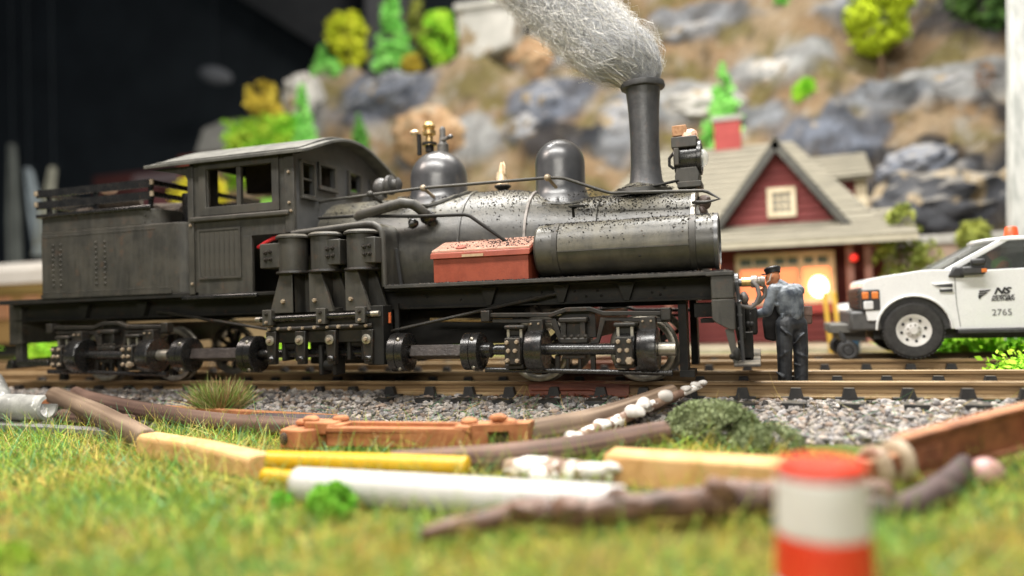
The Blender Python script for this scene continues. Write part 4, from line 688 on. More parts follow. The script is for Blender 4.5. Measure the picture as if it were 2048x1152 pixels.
MB().bx(1.53, 1.67, 12.985, 13.03, .80, .93).build('headlamp', M('headlamp', (.75, .75, .74), (.8, .8, .8), 5, .2), PT, .015)
MB().prism([(2.50, 1.17), (2.80, 1.185), (2.80, 1.02), (2.68, 1.03)], 13.0, 13.025).build('side_vent', WHT, PT, .008)
for z in (1.135, 1.06): MB().prism([(2.53+(.07 if z < 1.1 else 0), z+.012), (2.78, z+.025), (2.78, z-.03), (2.60, z-.02)], 12.99, 13.01).build('vent_slot', DKG, PT, .004)
mi = MB().bx(3.0, 3.2, 12.82, 12.90, 1.42, 1.52).bx(2.88, 3.2, 12.86, 13.05, 1.28, 1.41).prism([(2.72, 1.26), (2.95, 1.24), (2.9, 1.4), (2.8, 1.42)], 12.96, 13.06).build('mirror', DKG, PT, .03); MB().bx(3.14, 3.21, 12.84, 12.88, 1.31, 1.37).build('mirror_lamp', ORG_, PT, .008)
MB().prism([(2.81, 1.34), (2.82, .85), (2.86, .50), (2.87, .50), (2.832, .85), (2.822, 1.34)], 13.013, 13.022).prism([(3.86, 1.34), (3.86, .50), (3.87, .50), (3.87, 1.34)], 13.013, 13.022).build('door_seam', M('seam', (.25, .25, .24), (.3, .3, .3), 5, .7), PT)
MB().bx(3.9, 4.08, 12.99, 13.03, 1.16, 1.20).build('door_handle', WHT, PT, .006)
MB().bx(2.82, 5.0, 12.96, 13.2, .395, .46).bx(1.7, 6.5, 13.4, 14.5, .3, .5).build('running_step', DKG, PT, .015)
be = MB().lathe((3.75, 13.6, 1.84), (0, 0, 1), [(0, 0), (.115, 0), (.115, .03), (.10, .035)], 20).build('beacon_base', WHT, PT); MB().lathe((3.75, 13.6, 1.875), (0, 0, 1), [(.10, 0), (.085, .13), (.07, .15), (0, .155)], 20).build('beacon', M('beacon', (.80, .085, .03), (.88, .13, .04), 5, .3), PT)
MB().bx(1.05, 1.46, 13.3, 14.6, .42, .56).bx(1.02, 1.06, 13.35, 13.45, .42, .58).bx(1.2, 1.6, 13.5, 14.4, .28, .5).build('guide_frame', M('guide grey', (.08, .077, .07), (.14, .135, .12), 7, .6), PT, .015)
for y in (13.23, 14.67): MB().lathe((1.30, y, .14), (0, 1, 0), [(0, -.06), (.06, -.06), (.075, -.04), (.11, -.055), (.13, -.05), (.135, .03), (.165, .04), (.165, .06), (0, .065)], 28).bar((1.30, y, .14), (1.2, y+.1, .45), .06, .06).build('guide_wheel', DKG, PT)
def text(s, x, z, size, parent, mat, y=13.012, shear=0., bold=0., sx=1.):
    c = bpy.data.curves.new('lettering', 'FONT'); c.body = s; c.size = size; c.shear = shear; c.offset = bold; c.extrude = .0015; c.materials.append(mat); o = bpy.data.objects.new('lettering', c); COL.objects.link(o)
    o.parent = parent; o.location = Vector((x, y, z))-ORG[parent]; o.rotation_euler = (math.pi/2, 0, 0); o.scale = (sx, 1, 1); bpy.context.view_layer.update(); me = bpy.data.meshes.new_from_object(o.evaluated_get(bpy.context.evaluated_depsgraph_get())); q = bpy.data.objects.new('lettering', me); COL.objects.link(q); q.parent = parent; q.location = o.location; q.rotation_euler = o.rotation_euler; q.scale = o.scale; bpy.data.objects.remove(o); return q
INK = M('decal ink', (.02, .02, .022), (.03, .03, .032), 4, .5, st=0); INK2 = M('decal grey', (.16, .16, .16), (.2, .2, .2), 4, .5, st=0)
text('NS', 3.325, .985, .13, PT, INK, shear=.35, bold=.006, sx=1.25); text('NORFOLK', 3.30, .925, .058, PT, INK, shear=.3, bold=.002, sx=1.05); text('SOUTHERN', 3.285, .878, .058, PT, INK, shear=.3, bold=.002, sx=1.0); text('2765', 3.285, .66, .135, PT, INK2, sx=1.0)
MB().prism([(3.13, 1.04), (3.29, 1.05), (3.255, 1.025), (3.135, 1.02)], 13.008, 13.016).prism([(3.125, 1.005), (3.245, 1.012), (3.225, .99), (3.125, .988)], 13.008, 13.016).prism([(3.12, .975), (3.215, .98), (3.17, .955), (3.135, .91), (3.12, .93)], 13.008, 13.016).build('emblem', INK, PT)
DV = thing('person', 'driver in a red cap and green and orange vest sitting inside the white truck', 'person', (3.62, 13.65, 1.2))
dh = Vector((3.52, 13.65, 1.62)); b = MB().ball(dh, (.09, .085, .11), 14, 10).ball(dh+Vector((-.09, 0, -.01)), .02, 8, 6).capsule((3.58, 13.65, 1.53), (3.62, 13.65, 1.44), .05).capsule((3.62, 13.65, 1.42), (3.66, 13.65, 1.2), .12, .11).capsule((3.6, 13.48, 1.42), (3.45, 13.42, 1.25), .045).capsule((3.45, 13.42, 1.25), (3.15, 13.55, 1.36), .04, .033)
b.capsule((3.6, 13.82, 1.42), (3.45, 13.86, 1.25), .045).capsule((3.45, 13.86, 1.25), (3.15, 13.75, 1.36), .04, .033).capsule((3.64, 13.57, 1.22), (3.2, 13.55, 1.24), .075).capsule((3.64, 13.74, 1.22), (3.2, 13.76, 1.24), .075)
hand(b, (3.14, 13.55, 1.37), (-1, .1, .1), (0, .3, -1)); hand(b, (3.14, 13.75, 1.37), (-1, -.1, .1), (0, -.3, -1)); figure_mesh(b, 'body', SKN, DV, .011, 2)
figure_mesh(MB().capsule((3.61, 13.65, 1.44), (3.66, 13.65, 1.2), .145, .135).capsule((3.6, 13.5, 1.43), (3.6, 13.8, 1.43), .07), 'vest', M('green vest', (.16, .45, .05), (.24, .55, .08), 6, .6), DV, .014, 2)
MB().capsule((3.6, 13.47, 1.43), (3.45, 13.41, 1.25), .065).capsule((3.45, 13.41, 1.25), (3.2, 13.53, 1.34), .055).build('sleeve', M('orange sleeve', (.6, .22, .05), (.7, .3, .08), 6, .6), DV)
MB().lathe(dh+Vector((0, 0, .04)), (0, 0, 1), [(.096, -.01), (.098, .03), (.07, .08), (0, .10)], 18).bx(dh.x-.19, dh.x-.06, 13.59, 13.71, dh.z+.03, dh.z+.045).build('cap', M('dark red cap', (.22, .03, .035), (.3, .05, .05), 6, .6), DV)

# ---------------------------------------------------------------- red house
HRED = M('house red', (.155, .026, .024), (.215, .040, .036), 2, .75, st=.5, fine=14, stretch=(.2, .2, 3)); CRM = M('cream trim', (.60, .50, .33), (.70, .60, .42), 3, .7); SHG = M('shingle grey', (.175, .16, .12), (.265, .24, .18), 3.0, .85, st=.8, fine=12, stretch=(.5, 3, 3)); TRM = M('dark trim', (.055, .053, .046), (.09, .085, .07), 4, .7)
HO = thing('red_house', 'dark red house with grey shingle roofs, a cream gable window and a lit bay window', 'house', (0, 22, -.25))
MB().bx(-4.6, 1.8, 21, 27, -.3, 2.75).bx(1.8, 3.1, 21.8, 27, -.3, 2.6).build('wall', HRED, HO)
sid = unit('siding_board', MB().prism([(20.985, 0), (20.985, .0), (20.945, .0), (20.98, .19), (20.99, .19)], -1, 1, 'x'), HRED)
for k in range(12):
    for x0, x1, in ((-4.6, -.6), (1.78, 1.8)):
        if x1-x0 > 1: place(sid, 'siding_board', HO, ((x0+x1)/2, 0, -.1+k*.2), None, ((x1-x0)/2, 1, 1))
for k in range(5): place(sid, 'siding_board', HO, (.6, 0, -.1+k*.2), None, (1.2, 1, 1))
g = MB().prism([(-.95, 2.70), (1.95, 2.70), (.48, 4.95)], 20.52, 20.7).build('gable_wall', HRED, HO)
for k in range(10):
    z = 2.86+k*.2; hw = max(.05, (4.85-z)*.66); MB().prism([(20.52, z), (20.485, z), (20.515, z+.19)], .48-hw, .48+hw, 'x').build('siding_board', HRED, g)
wf = MB().frame('y', 20.40, 20.5, .24, .93, 3.10, 3.86, .13).build('window', CRM, HO); MB().bx(.36, .82, 20.47, 20.49, 3.22, 3.74).build('pane', M('gable pane', (.10, .11, .10), (.16, .16, .14), 4, .3), wf)
for z in (3.37, 3.55): MB().bx(.36, .82, 20.43, 20.47, z, z+.04).build('window_bar', CRM, wf)
for x in (.50, .65): MB().bx(x, x+.04, 20.435, 20.475, 3.22, 3.74).build('window_bar', CRM, wf)
def slab(pts, t=.09):
    n = (Vector(pts[1])-Vector(pts[0])).cross(Vector(pts[2])-Vector(pts[0])).normalized(); n = n if n.z > 0 else -n; k = len(pts); P = [Vector(p) for p in pts]
    return MB().add(P+[p-n*t for p in P], [tuple(range(k)), tuple(range(2*k-1, k-1, -1))]+[(i, i+k, (i+1) % k+k, (i+1) % k) for i in range(k)])
slab([(-5.0, 20.6, 2.93), (2.85, 20.6, 2.93), (1.05, 24.2, 5.75), (-3.2, 24.2, 5.75)]).build('roof', SHG, HO)
slab([(-5.0, 27.8, 2.9), (2.85, 27.8, 2.9), (1.05, 24.2, 5.74), (-3.2, 24.2, 5.74)]).build('roof', SHG, HO); slab([(2.87, 20.6, 2.92), (2.87, 27.8, 2.9), (1.06, 24.2, 5.73)]).build('roof', SHG, HO); slab([(-5.02, 20.6, 2.92), (-5.02, 27.8, 2.9), (-3.21, 24.2, 5.73)]).build('roof', SHG, HO)
slab([(-5.1, 19.4, 2.42), (3.5, 19.4, 2.42), (3.62, 21.3, 3.24), (-5.1, 20.7, 2.98)], .11).build('porch_roof', SHG, HO)
def courses(e0, e1, r0_, r1_, n):
    e0, e1, r0_, r1_ = map(Vector, (e0, e1, r0_, r1_)); nn = (e1-e0).cross(r0_-e0).normalized(); nn = nn if nn.z > 0 else -nn
    for k in range(n):
        a, b = k/n, (k+1.12)/n; p = [e0.lerp(r0_, a)+nn*.05, e1.lerp(r1_, a)+nn*.05, e1.lerp(r1_, min(b, 1))+nn*.012, e0.lerp(r0_, min(b, 1))+nn*.012]; slab(p, .02).build('shingle_course', SHG, HO, weld=False)
courses((-5.0, 20.6, 2.93), (2.85, 20.6, 2.93), (-3.2, 24.2, 5.75), (1.05, 24.2, 5.75), 15); courses((-5.1, 19.4, 2.42), (3.5, 19.4, 2.42), (-5.1, 20.7, 2.98), (3.62, 21.3, 3.24), 5); courses((1.3, 23.5, 4.40), (3.15, 23.5, 4.45), (1.3, 25.0, 5.32), (3.15, 25.0, 5.35), 6)
MB().bx(-5.1, 3.5, 19.36, 19.42, 2.27, 2.43).build('eave_board', M('eave', (.40, .36, .27), (.48, .43, .33), 3, .7), HO)
for s in (-1, 1):
    b = .48+s*1.78; slab([(.48, 20.25, 5.17), (b, 20.25, 2.68), (b, 22.0, 2.68), (.48, 23.6, 5.17)], .10).build('gable_roof', SHG, HO)
    MB().bar((.48-s*.06, 20.2, 5.0), (b-s*.08, 20.2, 2.66), .09, .19, (s*.8, 0, .57)).build('rake_board', TRM, HO)
MB().bx(-1.2, -.40, 24.0, 24.8, 5.3, 6.55).build('chimney', M('chimney red', (.30, .045, .04), (.40, .07, .06), 6, .8, st=.4), HO, .02); MB().bx(-1.25, -.35, 23.95, 24.85, 6.55, 6.70).build('chimney_cap', M('cap grey', (.3, .29, .26), (.4, .38, .34), 4, .8), HO)
MB().bx(1.5, 3.0, 23.9, 26, 3.0, 4.55).build('dormer_wall', HRED, HO); MB().bx(2.72, 3.02, 23.84, 23.9, 3.3, 4.5).build('corner_board', CRM, HO)
slab([(1.3, 23.5, 4.40), (3.15, 23.5, 4.45), (3.15, 25.0, 5.35), (1.3, 25.0, 5.32)], .09).build('dormer_roof', SHG, HO)
bw = MB().holes('y', 20.78, 20.96, -.62, 1.82, .86, 2.20, [(-.5, .26, .95, 1.78), (.38, .92, .95, 1.78), (1.04, 1.70, .95, 1.78), (-.5, -.2, 1.88, 2.08), (-.14, .22, 1.88, 2.08), (.36, .62, 1.88, 2.08), (.68, .94, 1.88, 2.08), (1.08, 1.32, 1.88, 2.08), (1.4, 1.66, 1.88, 2.08)]).build('bay_window', CRM, HO)
LIT = glow('lit pane', (1.0, .27, .11), .95); DPN = M('green pane', (.06, .10, .05), (.11, .16, .07), 4, .3)
for a, b_ in ((-.5, .26), (.38, .92), (1.04, 1.70)): MB().bx(a, b_, 20.90, 20.93, .95, 1.78).build('lit_pane', LIT, bw)
for a, b_ in ((-.5, -.2), (-.14, .22), (.36, .62), (.68, .94), (1.08, 1.32), (1.4, 1.66)): MB().bx(a, b_, 20.90, 20.93, 1.88, 2.08).build('pane', DPN, bw)
MB().ball((1.40, 20.62, 1.28), (.22, .10, .27), 14, 10).build('lamp_globe', glow('lamp globe', (1, .80, .52), 6.0), HO)
l = bpy.data.lights.new('bay_lamp', 'POINT'); l.energy = 9; l.color = (1, .42, .2); l.shadow_soft_size = .25; lo_ = bpy.data.objects.new('bay_lamp', l); COL.objects.link(lo_); lo_.location = (1.35, 20.2, 1.4)
MB().bx(-.62, 1.9, 20.80, 20.98, .62, .86).build('bay_sill', M('sill red', (.34, .05, .045), (.42, .07, .06), 4, .7), HO)
for x in (2.02, 2.42, -2.4): MB().bx(x, x+.16, 20.0, 20.16, -.25, 2.45).build('porch_post', M('post pink', (.30, .13, .10), (.38, .18, .14), 4, .7), HO)
MB().ball((2.15, 19.7, 1.93), (.09, .09, .09), 12, 8).build('signal_lamp', glow('red lamp', (1, .03, .02), .5), HO)
PL = thing('porch_platform', 'low pale platform slab along the front of the red house', 'platform', (0, 20, -.25)); MB().bx(-5, 3.3, 19.0, 21.0, -.3, -.16).build('slab', M('platform', (.40, .34, .24), (.5, .44, .32), 3, .8), PL)
for i, (x0, x1) in enumerate(((1.33, 1.44), (1.52, 1.63))):
    p = thing('yellow_post', ('left', 'right')[i]+' one of the two slim yellow bollards in front of the red house', 'bollard', (x0, 18, -.25), 'yellow bollards by the house'); MB().prism([(x0+.05, -.28), (x0+.15, -.28), (x1-.06, 1.12), (x0-.04, 1.12)], 17.95, 18.05).build('post', M('yellow paint', (.62, .36, .04), (.72, .44, .06), 5, .6), p, .02)
p = thing('blue_barrel', 'small blue barrel with white lid beside the yellow posts', 'barrel', (1.78, 18.3, -.25)); MB().lathe((1.80, 18.3, -.25), (0, 0, 1), [(0, 0), (.24, 0), (.25, .05), (.25, .3), (.265, .33), (.25, .36), (.25, .68), (.265, .71), (.25, .74), (.24, .88)], 20).build('drum', M('drum blue', (.05, .13, .33), (.08, .18, .42), 4, .5), p); MB().lathe((1.80, 18.3, .63), (0, 0, 1), [(.25, 0), (.25, .1), (.2, .2), (0, .22)], 20).build('lid', WHT, p)
RWL = thing('retaining_wall', 'pinkish beige retaining wall behind the white truck', 'wall', (8, 23, 0)); MB().bx(4.0, 16, 23, 23.4, -.4, 2.35).build('wall_face', M('beige wall', (.36, .25, .19), (.46, .34, .26), 2.5, .85, st=.3), RWL); MB().bx(3.95, 16.05, 22.93, 23.47, 2.35, 2.60).build('coping', M('coping', (.40, .38, .34), (.5, .48, .44), 3, .8), RWL, .02)
PO = thing('white_pole', 'tall white weathered pole at the right behind the truck', 'pole', (5.6, 19, -.3)); MB().prism([(5.12, -.3), (5.60, -.3), (5.80, 9.6), (5.52, 9.6)], 18.9, 19.3).build('shaft', M('white weathered', (.36, .37, .35), (.66, .66, .63), 2.5, .7, st=.3, stretch=(2, 2, .5)), PO, .03)
MB().bx(5.02, 5.72, 18.8, 19.4, -.3, .1).build('pole_base', M('pole base', (.3, .3, .28), (.4, .4, .38), 4, .8), PO, .03)

# ---------------------------------------------------------------- rocky hill
def sst(a, b, x): t = np.clip((x-a)/(b-a), 0, 1); return t*t*(3-2*t)
def hill_z(x, y):
    k = sst(-11.8, -9.2, x); right = np.clip(1.25*(y-24.5), -.6, 27)
    e = sst(-22.6, -20.6, x)
    left = np.clip(2.3*(y-27.2), -.6, 12.2)*e+np.clip(2.0*(y-25.2), -.6, 8.0)*sst(-27.5, -25.0, x)*(1-e)
    return left*(1-k)+right*k
hx = np.linspace(-30, 20, 240); hy = np.linspace(23.6, 50, 150); HX, HY = np.meshgrid(hx, hy); HZ = hill_z(HX, HY)
nzv = np.array([[mn.hetero_terrain(Vector((x*.22, y*.22, 3.)), .8, 2.1, 4, .6), mn.ridged_multi_fractal(Vector((x*.5, y*.5, z*.5)), .9, 2.1, 4, 1., 2.)] for x, y, z in zip(HX.ravel(), HY.ravel(), HZ.ravel())])
a_ = sst(-.3, 2.5, HZ); HZ = HZ+a_*((nzv[:, 0].reshape(HX.shape)-.6)*1.0+(nzv[:, 1].reshape(HX.shape)-1.2)*.42); HZ = np.where(HZ < 0, -.6, HZ)
FACES = [(2.6, 6.7, 2.0, 1.1, 1), (5.6, 4.0, 3.4, 2.0, 2), (7.2, 8.7, 3.0, .9, 0), (4.2, 8.0, 1.5, .7, 3), (1.1, 10.4, 2.2, 1.1, 0), (-2.6, 9.2, 2.4, 1.2, 0), (-5.0, 8.6, 1.6, 1.9, 3), (-8.7, 10.0, 2.2, 1.5, 1), (-7.6, 7.8, 1.9, .9, 2), (-9.2, 13.2, 2.6, 1.4, 3), (-2.2, 13.8, 2.6, 1.1, 3), (-16.8, 11.1, 2.8, 1.5, 1), (-20.6, 11.0, 1.3, 2.2, 0), (-11.7, 8.3, 1.8, 1.2, 0), (4.9, 13.4, 2.2, 1.5, 3), (8.4, 12.2, 2.0, 2.0, 2), (-14., 8.0, 1.5, .8, 3), (9, 5.0, 2, 2.6, 2), (-5.2, 12, 1.2, 1.4, 2), (.2, 8.0, 1.0, .8, 3)]
FC = np.array([(.40, .39, .37), (.15, .165, .20), (.035, .037, .043), (.25, .255, .265)])
hv = np.stack([HX.ravel(), HY.ravel(), HZ.ravel()], 1); fb = lambda f, s: np.array([mn.fractal(Vector((p[0]*f+s, p[1]*f, p[2]*f)), .9, 2.1, 4) for p in hv])
n1, n2, n3, n4 = fb(.30, 3), fb(.55, 11), fb(1.1, 21), fb(.8, 37)
hc_ = np.array((.33, .205, .105))*(1-sst(-.5, .5, n1)[:, None])+np.array((.42, .30, .18))*sst(-.5, .5, n1)[:, None]
for n_, lo_2, hi_2, c in ((n2, .05, .5, (.19, .155, .05)), (n4, .2, .6, (.12, .085, .045)), (n3, .3, .7, (.46, .40, .32))): w = sst(lo_2, hi_2, n_)[:, None]*.85; hc_ = hc_*(1-w)+np.array(c)*w
disp = np.zeros(len(hv))
for fx, fz, ra, rb, kd in FACES:
    q = ((hv[:, 0]-fx)/ra)**2+((hv[:, 2]-fz)/rb)**2+n2*.9+n3*.45; w = (1-sst(.55, 1.25, q))[:, None]; disp += w[:, 0]*.35; cc_ = FC[kd]*(1+.75*n3[:, None]+.4*n4[:, None]); hc_ = hc_*(1-w*.92)+np.clip(cc_, .02, .7)*w*.92
hv[:, 1] -= disp; hv[:, 2] += disp*.3
def hill_mat():
    m = bpy.data.materials.get('hill') or bpy.data.materials.new('hill'); nt, N, L, b = nodes(m)
    at_ = N.new('ShaderNodeAttribute'); at_.attribute_name = 'tint'
    a = mix(nt, math_(nt, 'MULTIPLY', ramp(nt, nz(nt, 3.0, 6, .7, None, 2, .4), .5, .72), .55), at_.outputs['Color'], (.06, .048, .03)); a = mix(nt, math_(nt, 'MULTIPLY', ramp(nt, nz(nt, 2.2, 6, .7, None, 22, .4), .55, .75), .5), a, (.50, .45, .38))
    L.new(a, b.inputs['Base Color']); b.inputs['Roughness'].default_value = .95; b.inputs['Specular IOR Level'].default_value = .15; bump(nt, nz(nt, 1.6, 7, .7), 1., .5); return m
nx, ny = len(hx), len(hy); ii = np.arange((ny-1)*nx).reshape(ny-1, nx)[:, :-1].ravel()
npmesh('hill', hv, np.stack([ii, ii+1, ii+nx+1, ii+nx], 1), hill_mat(), tint=np.clip(hc_*np.array((.80, .84, .88)), .01, .8), kind='structure', smooth=True)
def rockmat(n, a, b): return M(n, a, b, .9, .85, st=.8, fine=5, dust_light=.6, dust_light_col=(.33, .30, .25), patch=(.8, .56), patchc=(.25, .19, .11))
RK = {'blue': rockmat('rock blue grey', (.07, .08, .105), (.22, .235, .27)), 'pale': rockmat('rock pale', (.28, .27, .25), (.52, .50, .46)), 'dark': rockmat('rock dark', (.025, .026, .03), (.085, .088, .098)), 'mid': rockmat('rock grey', (.14, .145, .15), (.34, .34, .35)), 'white': rockmat('block white', (.42, .41, .37), (.60, .58, .53)), 'tan': rockmat('rock tan', (.30, .17, .08), (.50, .34, .19))}
def outcrop(c, r, kind, label, seed, rz=0.):
    b = bmesh.new(); bmesh.ops.create_icosphere(b, subdivisions=4, radius=1.); mt = Matrix.Rotation(rz, 3, 'Z') @ Matrix.Rotation(seed*.3 % .5-.25, 3, 'Y')
    for v in b.verts:
        p = v.co.copy(); q = p*1.3+Vector((seed*5.1, seed*2.3, seed)); d = mn.voronoi(q*1.4)[0]; k = .86+.24*(d[1]-d[0])+.16*mn.fractal(q*2.2, .9, 2.1, 4)
        v.co = mt @ Vector((p.x*r[0]*k, p.y*r[1]*k, p.z*r[2]*k))
    me = bpy.data.meshes.new('rock_outcrop'); b.to_mesh(me); b.free(); me.materials.append(RK[kind]); me.polygons.foreach_set('use_smooth', [True]*len(me.polygons)); me.set_sharp_from_angle(angle=R(35))
    o = bpy.data.objects.new('rock_outcrop', me); COL.objects.link(o); o.location = c; ORG[o] = Vector(c); return tag(o, label, 'rock', 'rock outcrops on the hillside')
outcrop((2.5, 29.8, 6.5), (1.7, 1.6, 1.15), 'blue', 'blue grey rock outcrop right above the dormer roof of the red house', 1)
outcrop((5.4, 27.4, 3.7), (2.6, 1.8, 1.5), 'dark', 'dark craggy rock mass behind the retaining wall and the truck', 2); outcrop((5.0, 27.6, 5.2), (1.3, 1.0, .7), 'blue', 'blue grey ledge on top of the dark rock behind the truck', 12); outcrop((8.3, 27.2, 3.6), (1.8, 1.5, 1.7), 'dark', 'dark rock at the right edge behind the white pole', 3)
outcrop((6.9, 31.6, 8.5), (2.6, 1.2, .65), 'mid', 'long grey ledge sloping up to the right edge under the dark tree', 4); outcrop((4.4, 31.0, 7.6), (1.4, 1.0, .6), 'mid', 'grey ledge at the foot of the tall lime tree', 14)
outcrop((1.0, 32.9, 10.0), (2.0, 1.4, 1.1), 'pale', 'pale grey outcrop between the lime tree and the small shrub', 5); outcrop((-2.0, 31.5, 8.8), (2.0, 1.0, .9), 'pale', 'pale rock left of the green conifer behind the chimney', 6)
outcrop((-2.6, 35.2, 13.0), (1.6, 1.2, .8), 'mid', 'grey boulder high on the hill right of the smoke', 7); outcrop((-8.6, 32.3, 9.6), (1.9, 1.4, 1.4), 'blue', 'blue grey outcrop behind the sand dome and smoke', 8); outcrop((-7.4, 30.6, 7.1), (2.0, 1.0, .65), 'dark', 'dark hollow rock directly behind the sand dome', 9)
outcrop((-16.8, 32.4, 11.2), (2.3, 1.5, 1.2), 'blue', 'blue grey outcrop above the steam dome on the left cliff', 10); outcrop((-20.6, 31.2, 11.2), (1.0, 1.5, 1.5), 'pale', 'pale rock at the left end of the cliff', 11); outcrop((-9.6, 31.4, 8.5), (1.2, 1.0, .9), 'mid', 'grey rock between the two domes', 15); outcrop((-5.2, 31.0, 8.0), (1.3, 1.1, 1.6), 'mid', 'streaked grey rock left of the smokestack', 16)
WB = thing('stone_block', 'squarish whitish stone block on top of the cliff left of the smoke', 'stone block', (-11.7, 33.2, 12.6)); MB().prism([(-13.1, 12.4), (-10.5, 13.0), (-10.2, 14.95), (-11.6, 15.2), (-13.15, 15.05)], 32.6, 34.2).rough(.12, .9).build('block', RK['white'], WB, .12); MB().prism([(-13.25, 15.05), (-10.1, 14.95), (-10.1, 15.25), (-13.25, 15.4)], 32.5, 34.3).rough(.06, 1.2).build('cap_slab', RK['white'], WB, .06)
outcrop((-13.6, 30.0, 8.6), (1.8, 1.0, 1.4), 'tan', 'tan rock bulge on the cliff above the steam dome', 18); outcrop((4.6, 35.5, 13.2), (2., 1.2, 1.1), 'mid', 'grey crag at the top behind the lime tree', 19); outcrop((-10.0, 34.0, 12.6), (1.4, 1., 1.2), 'tan', 'tan crag below the smoke on the upper cliff', 20)

# ---------------------------------------------------------------- trees and bushes on the layout
BARK = M('bark', (.10, .06, .035), (.18, .11, .06), 8, .9, st=.4)
def crown(mb_fn, n, leaf, cols, parent, nm='crown'):
    P, dens = mb_fn(n); k = len(P); q = rng.normal(size=(k, 3)); q /= np.linalg.norm(q, axis=1)[:, None]; r2 = np.cross(q, rng.normal(size=(k, 3))); r2 /= np.linalg.norm(r2, axis=1)[:, None]
    s = rng.uniform(.6, 1.3, (k, 1))*leaf; V = np.stack([P+q*s, P+r2*s*.6, P-q*s, P-r2*s*.6], 1).reshape(-1, 3); F = np.arange(4*k).reshape(-1, 4)
    cl = np.array([mn.noise(Vector(p*1.7)) for p in P]); c = np.array(cols); w = np.clip(.5+cl[:, None]*.9+rng.normal(0, .15, (k, 1)), 0, 1); col = c[0]*(1-w)+c[1]*w
    return npmesh(nm, V, F, LEAF, parent, tint=np.repeat(col, 4, 0))
def tree(name, x, y, z, h, r, shape, cols, label, cat='tree', group=None, trunk=.2, lean=0., n=2600, leaf=.13):
    r *= .86; t = thing(name, label, cat, (x, y, z), group); zt = z+h*trunk; sd_ = rng.uniform(0, 50)
    def pts(n):
        th = rng.uniform(0, 2*np.pi, n); u = rng.uniform(0, 1, n); rr = np.sqrt(rng.uniform(.25, 1, n))
        if shape == 'cone': u = 1-np.sqrt(u); rad = r*(1-u)**.8*(1+.12*np.sin(u*40)); zz = zt+(h-h*trunk)*u
        elif shape == 'egg': ph = np.arccos(1-2*u); rad = r*np.sin(ph)*(1-.18*np.cos(ph)); zz = zt+(h-h*trunk)*(.5-.5*np.cos(ph))
        else: ph = np.arccos(1-2*u); rad = r*np.sin(ph); zz = zt+(h-h*trunk)*(.5-.5*np.cos(ph))
        P = np.stack([x+lean*(zz-z)+rad*rr*np.cos(th), y+rad*rr*np.sin(th), zz], 1)
        cz_ = zt+(h-h*trunk)*.5; cen = np.stack([x+lean*(P[:, 2]-z), np.full(n, float(y)), .6*P[:, 2]+.4*cz_], 1); P = cen+(P-cen)*(1+.42*np.array([mn.noise(Vector(((p[0]-x)*1.5/r+sd_, (p[1]-y)*1.5/r, (p[2]-cz_)*1.5/r))) for p in P]))[:, None]
        N_ = np.array([mn.noise(Vector((p[0]*1.2+sd_, p[1]*1.2, p[2]*1.2)))+.5*mn.noise(Vector((p[0]*3+sd_, p[1]*3, p[2]*3))) for p in P]); k = N_ > (-.08 if shape == 'loose' else -.22)
        return P[k], None
    crown(pts, n, leaf*(r/.8)**.5, cols, t)
    tk = MB().tube([(x, y, z-.4), (x+lean*h*trunk*.6, y, z+h*trunk), (x+lean*h*.8, y, z+h*.82)], [.09*h/3, .06*h/3, .015], 7)
    for k in range(5):
        a = k*2.3; zz = zt+h*(.05+.13*k); xx = x+lean*(zz-z); tk.tube([(xx, y, zz), (xx+r*.6*math.cos(a), y+r*.6*math.sin(a), zz+r*.35)], [.03*h/3, .008], 5)
    tk.build('trunk', BARK, t); return t
LIME = [(.42, .50, .02), (.68, .70, .05)]; GRN = [(.18, .56, .09), (.36, .74, .20)]; BRI = [(.22, .56, .03), (.50, .74, .06)]; OLV = [(.17, .21, .04), (.36, .38, .08)]; YEL = [(.42, .33, .04), (.62, .48, .06)]; DRK = [(.03, .08, .015), (.09, .17, .035)]; DGR = [(.06, .22, .03), (.13, .34, .06)]
CT = 'conifers on the hill'; BT = 'round leafed trees on the hill'
tree('lime_tree', -19.1, 33, 12.6, 3.5, 1.15, 'egg', LIME, 'yellow green leaning tree at the left on top of the cliff', group=BT, trunk=.12, lean=-.06)
tree('conifer', -16.8, 33.2, 12.6, 4.8, 1.15, 'cone', GRN, 'tallest bright green conifer on top of the left cliff', group=CT, trunk=.06)
tree('conifer', -20.7, 33, 12.6, 2.1, .75, 'cone', GRN, 'small conifer at the left edge of the cliff top', group=CT, trunk=.06); tree('lime_bush', -19.9, 32.6, 12.6, 1.0, .6, 'round', GRN, 'low bright bush between two cliff top trees', 'bush', trunk=.02)
tree('lime_tree', -14.2, 33, 12.5, 2.9, 1.0, 'egg', BRI, 'egg shaped lime green tree left of the whitish rock', group=BT, trunk=.05); tree('olive_tree', -16.2, 35, 12.6, 4.4, .75, 'egg', OLV, 'olive tree half hidden behind the tall conifer', group=BT, trunk=.3); tree('olive_bush', -15.5, 32.6, 12.4, .85, .6, 'round', YEL, 'small olive yellow bush at the foot of the egg shaped tree', 'bush', trunk=.02)
tree('conifer', -12.2, 35, 14.0, 2.5, .8, 'cone', GRN, 'conifer rising behind the whitish rock', group=CT, trunk=.05); tree('conifer', -9.5, 35.2, 12.5, 2.6, .8, 'cone', DGR, 'green conifer partly behind the smoke', group=CT, trunk=.05)
tree('autumn_tree', -20.6, 29, 8.6, 3.1, .95, 'loose', YEL, 'golden yellow tree leaning over the hedge left of the cliff', group=BT, trunk=.42, lean=-.30); tree('conifer', -19.6, 29.4, 8.0, 3.6, .95, 'cone', GRN, 'bright conifer against the left end of the cliff', group=CT, trunk=.02)
t = thing('hedge', 'lime green block hedge behind the cab roof', 'hedge', (-21.4, 28.8, 8.0))
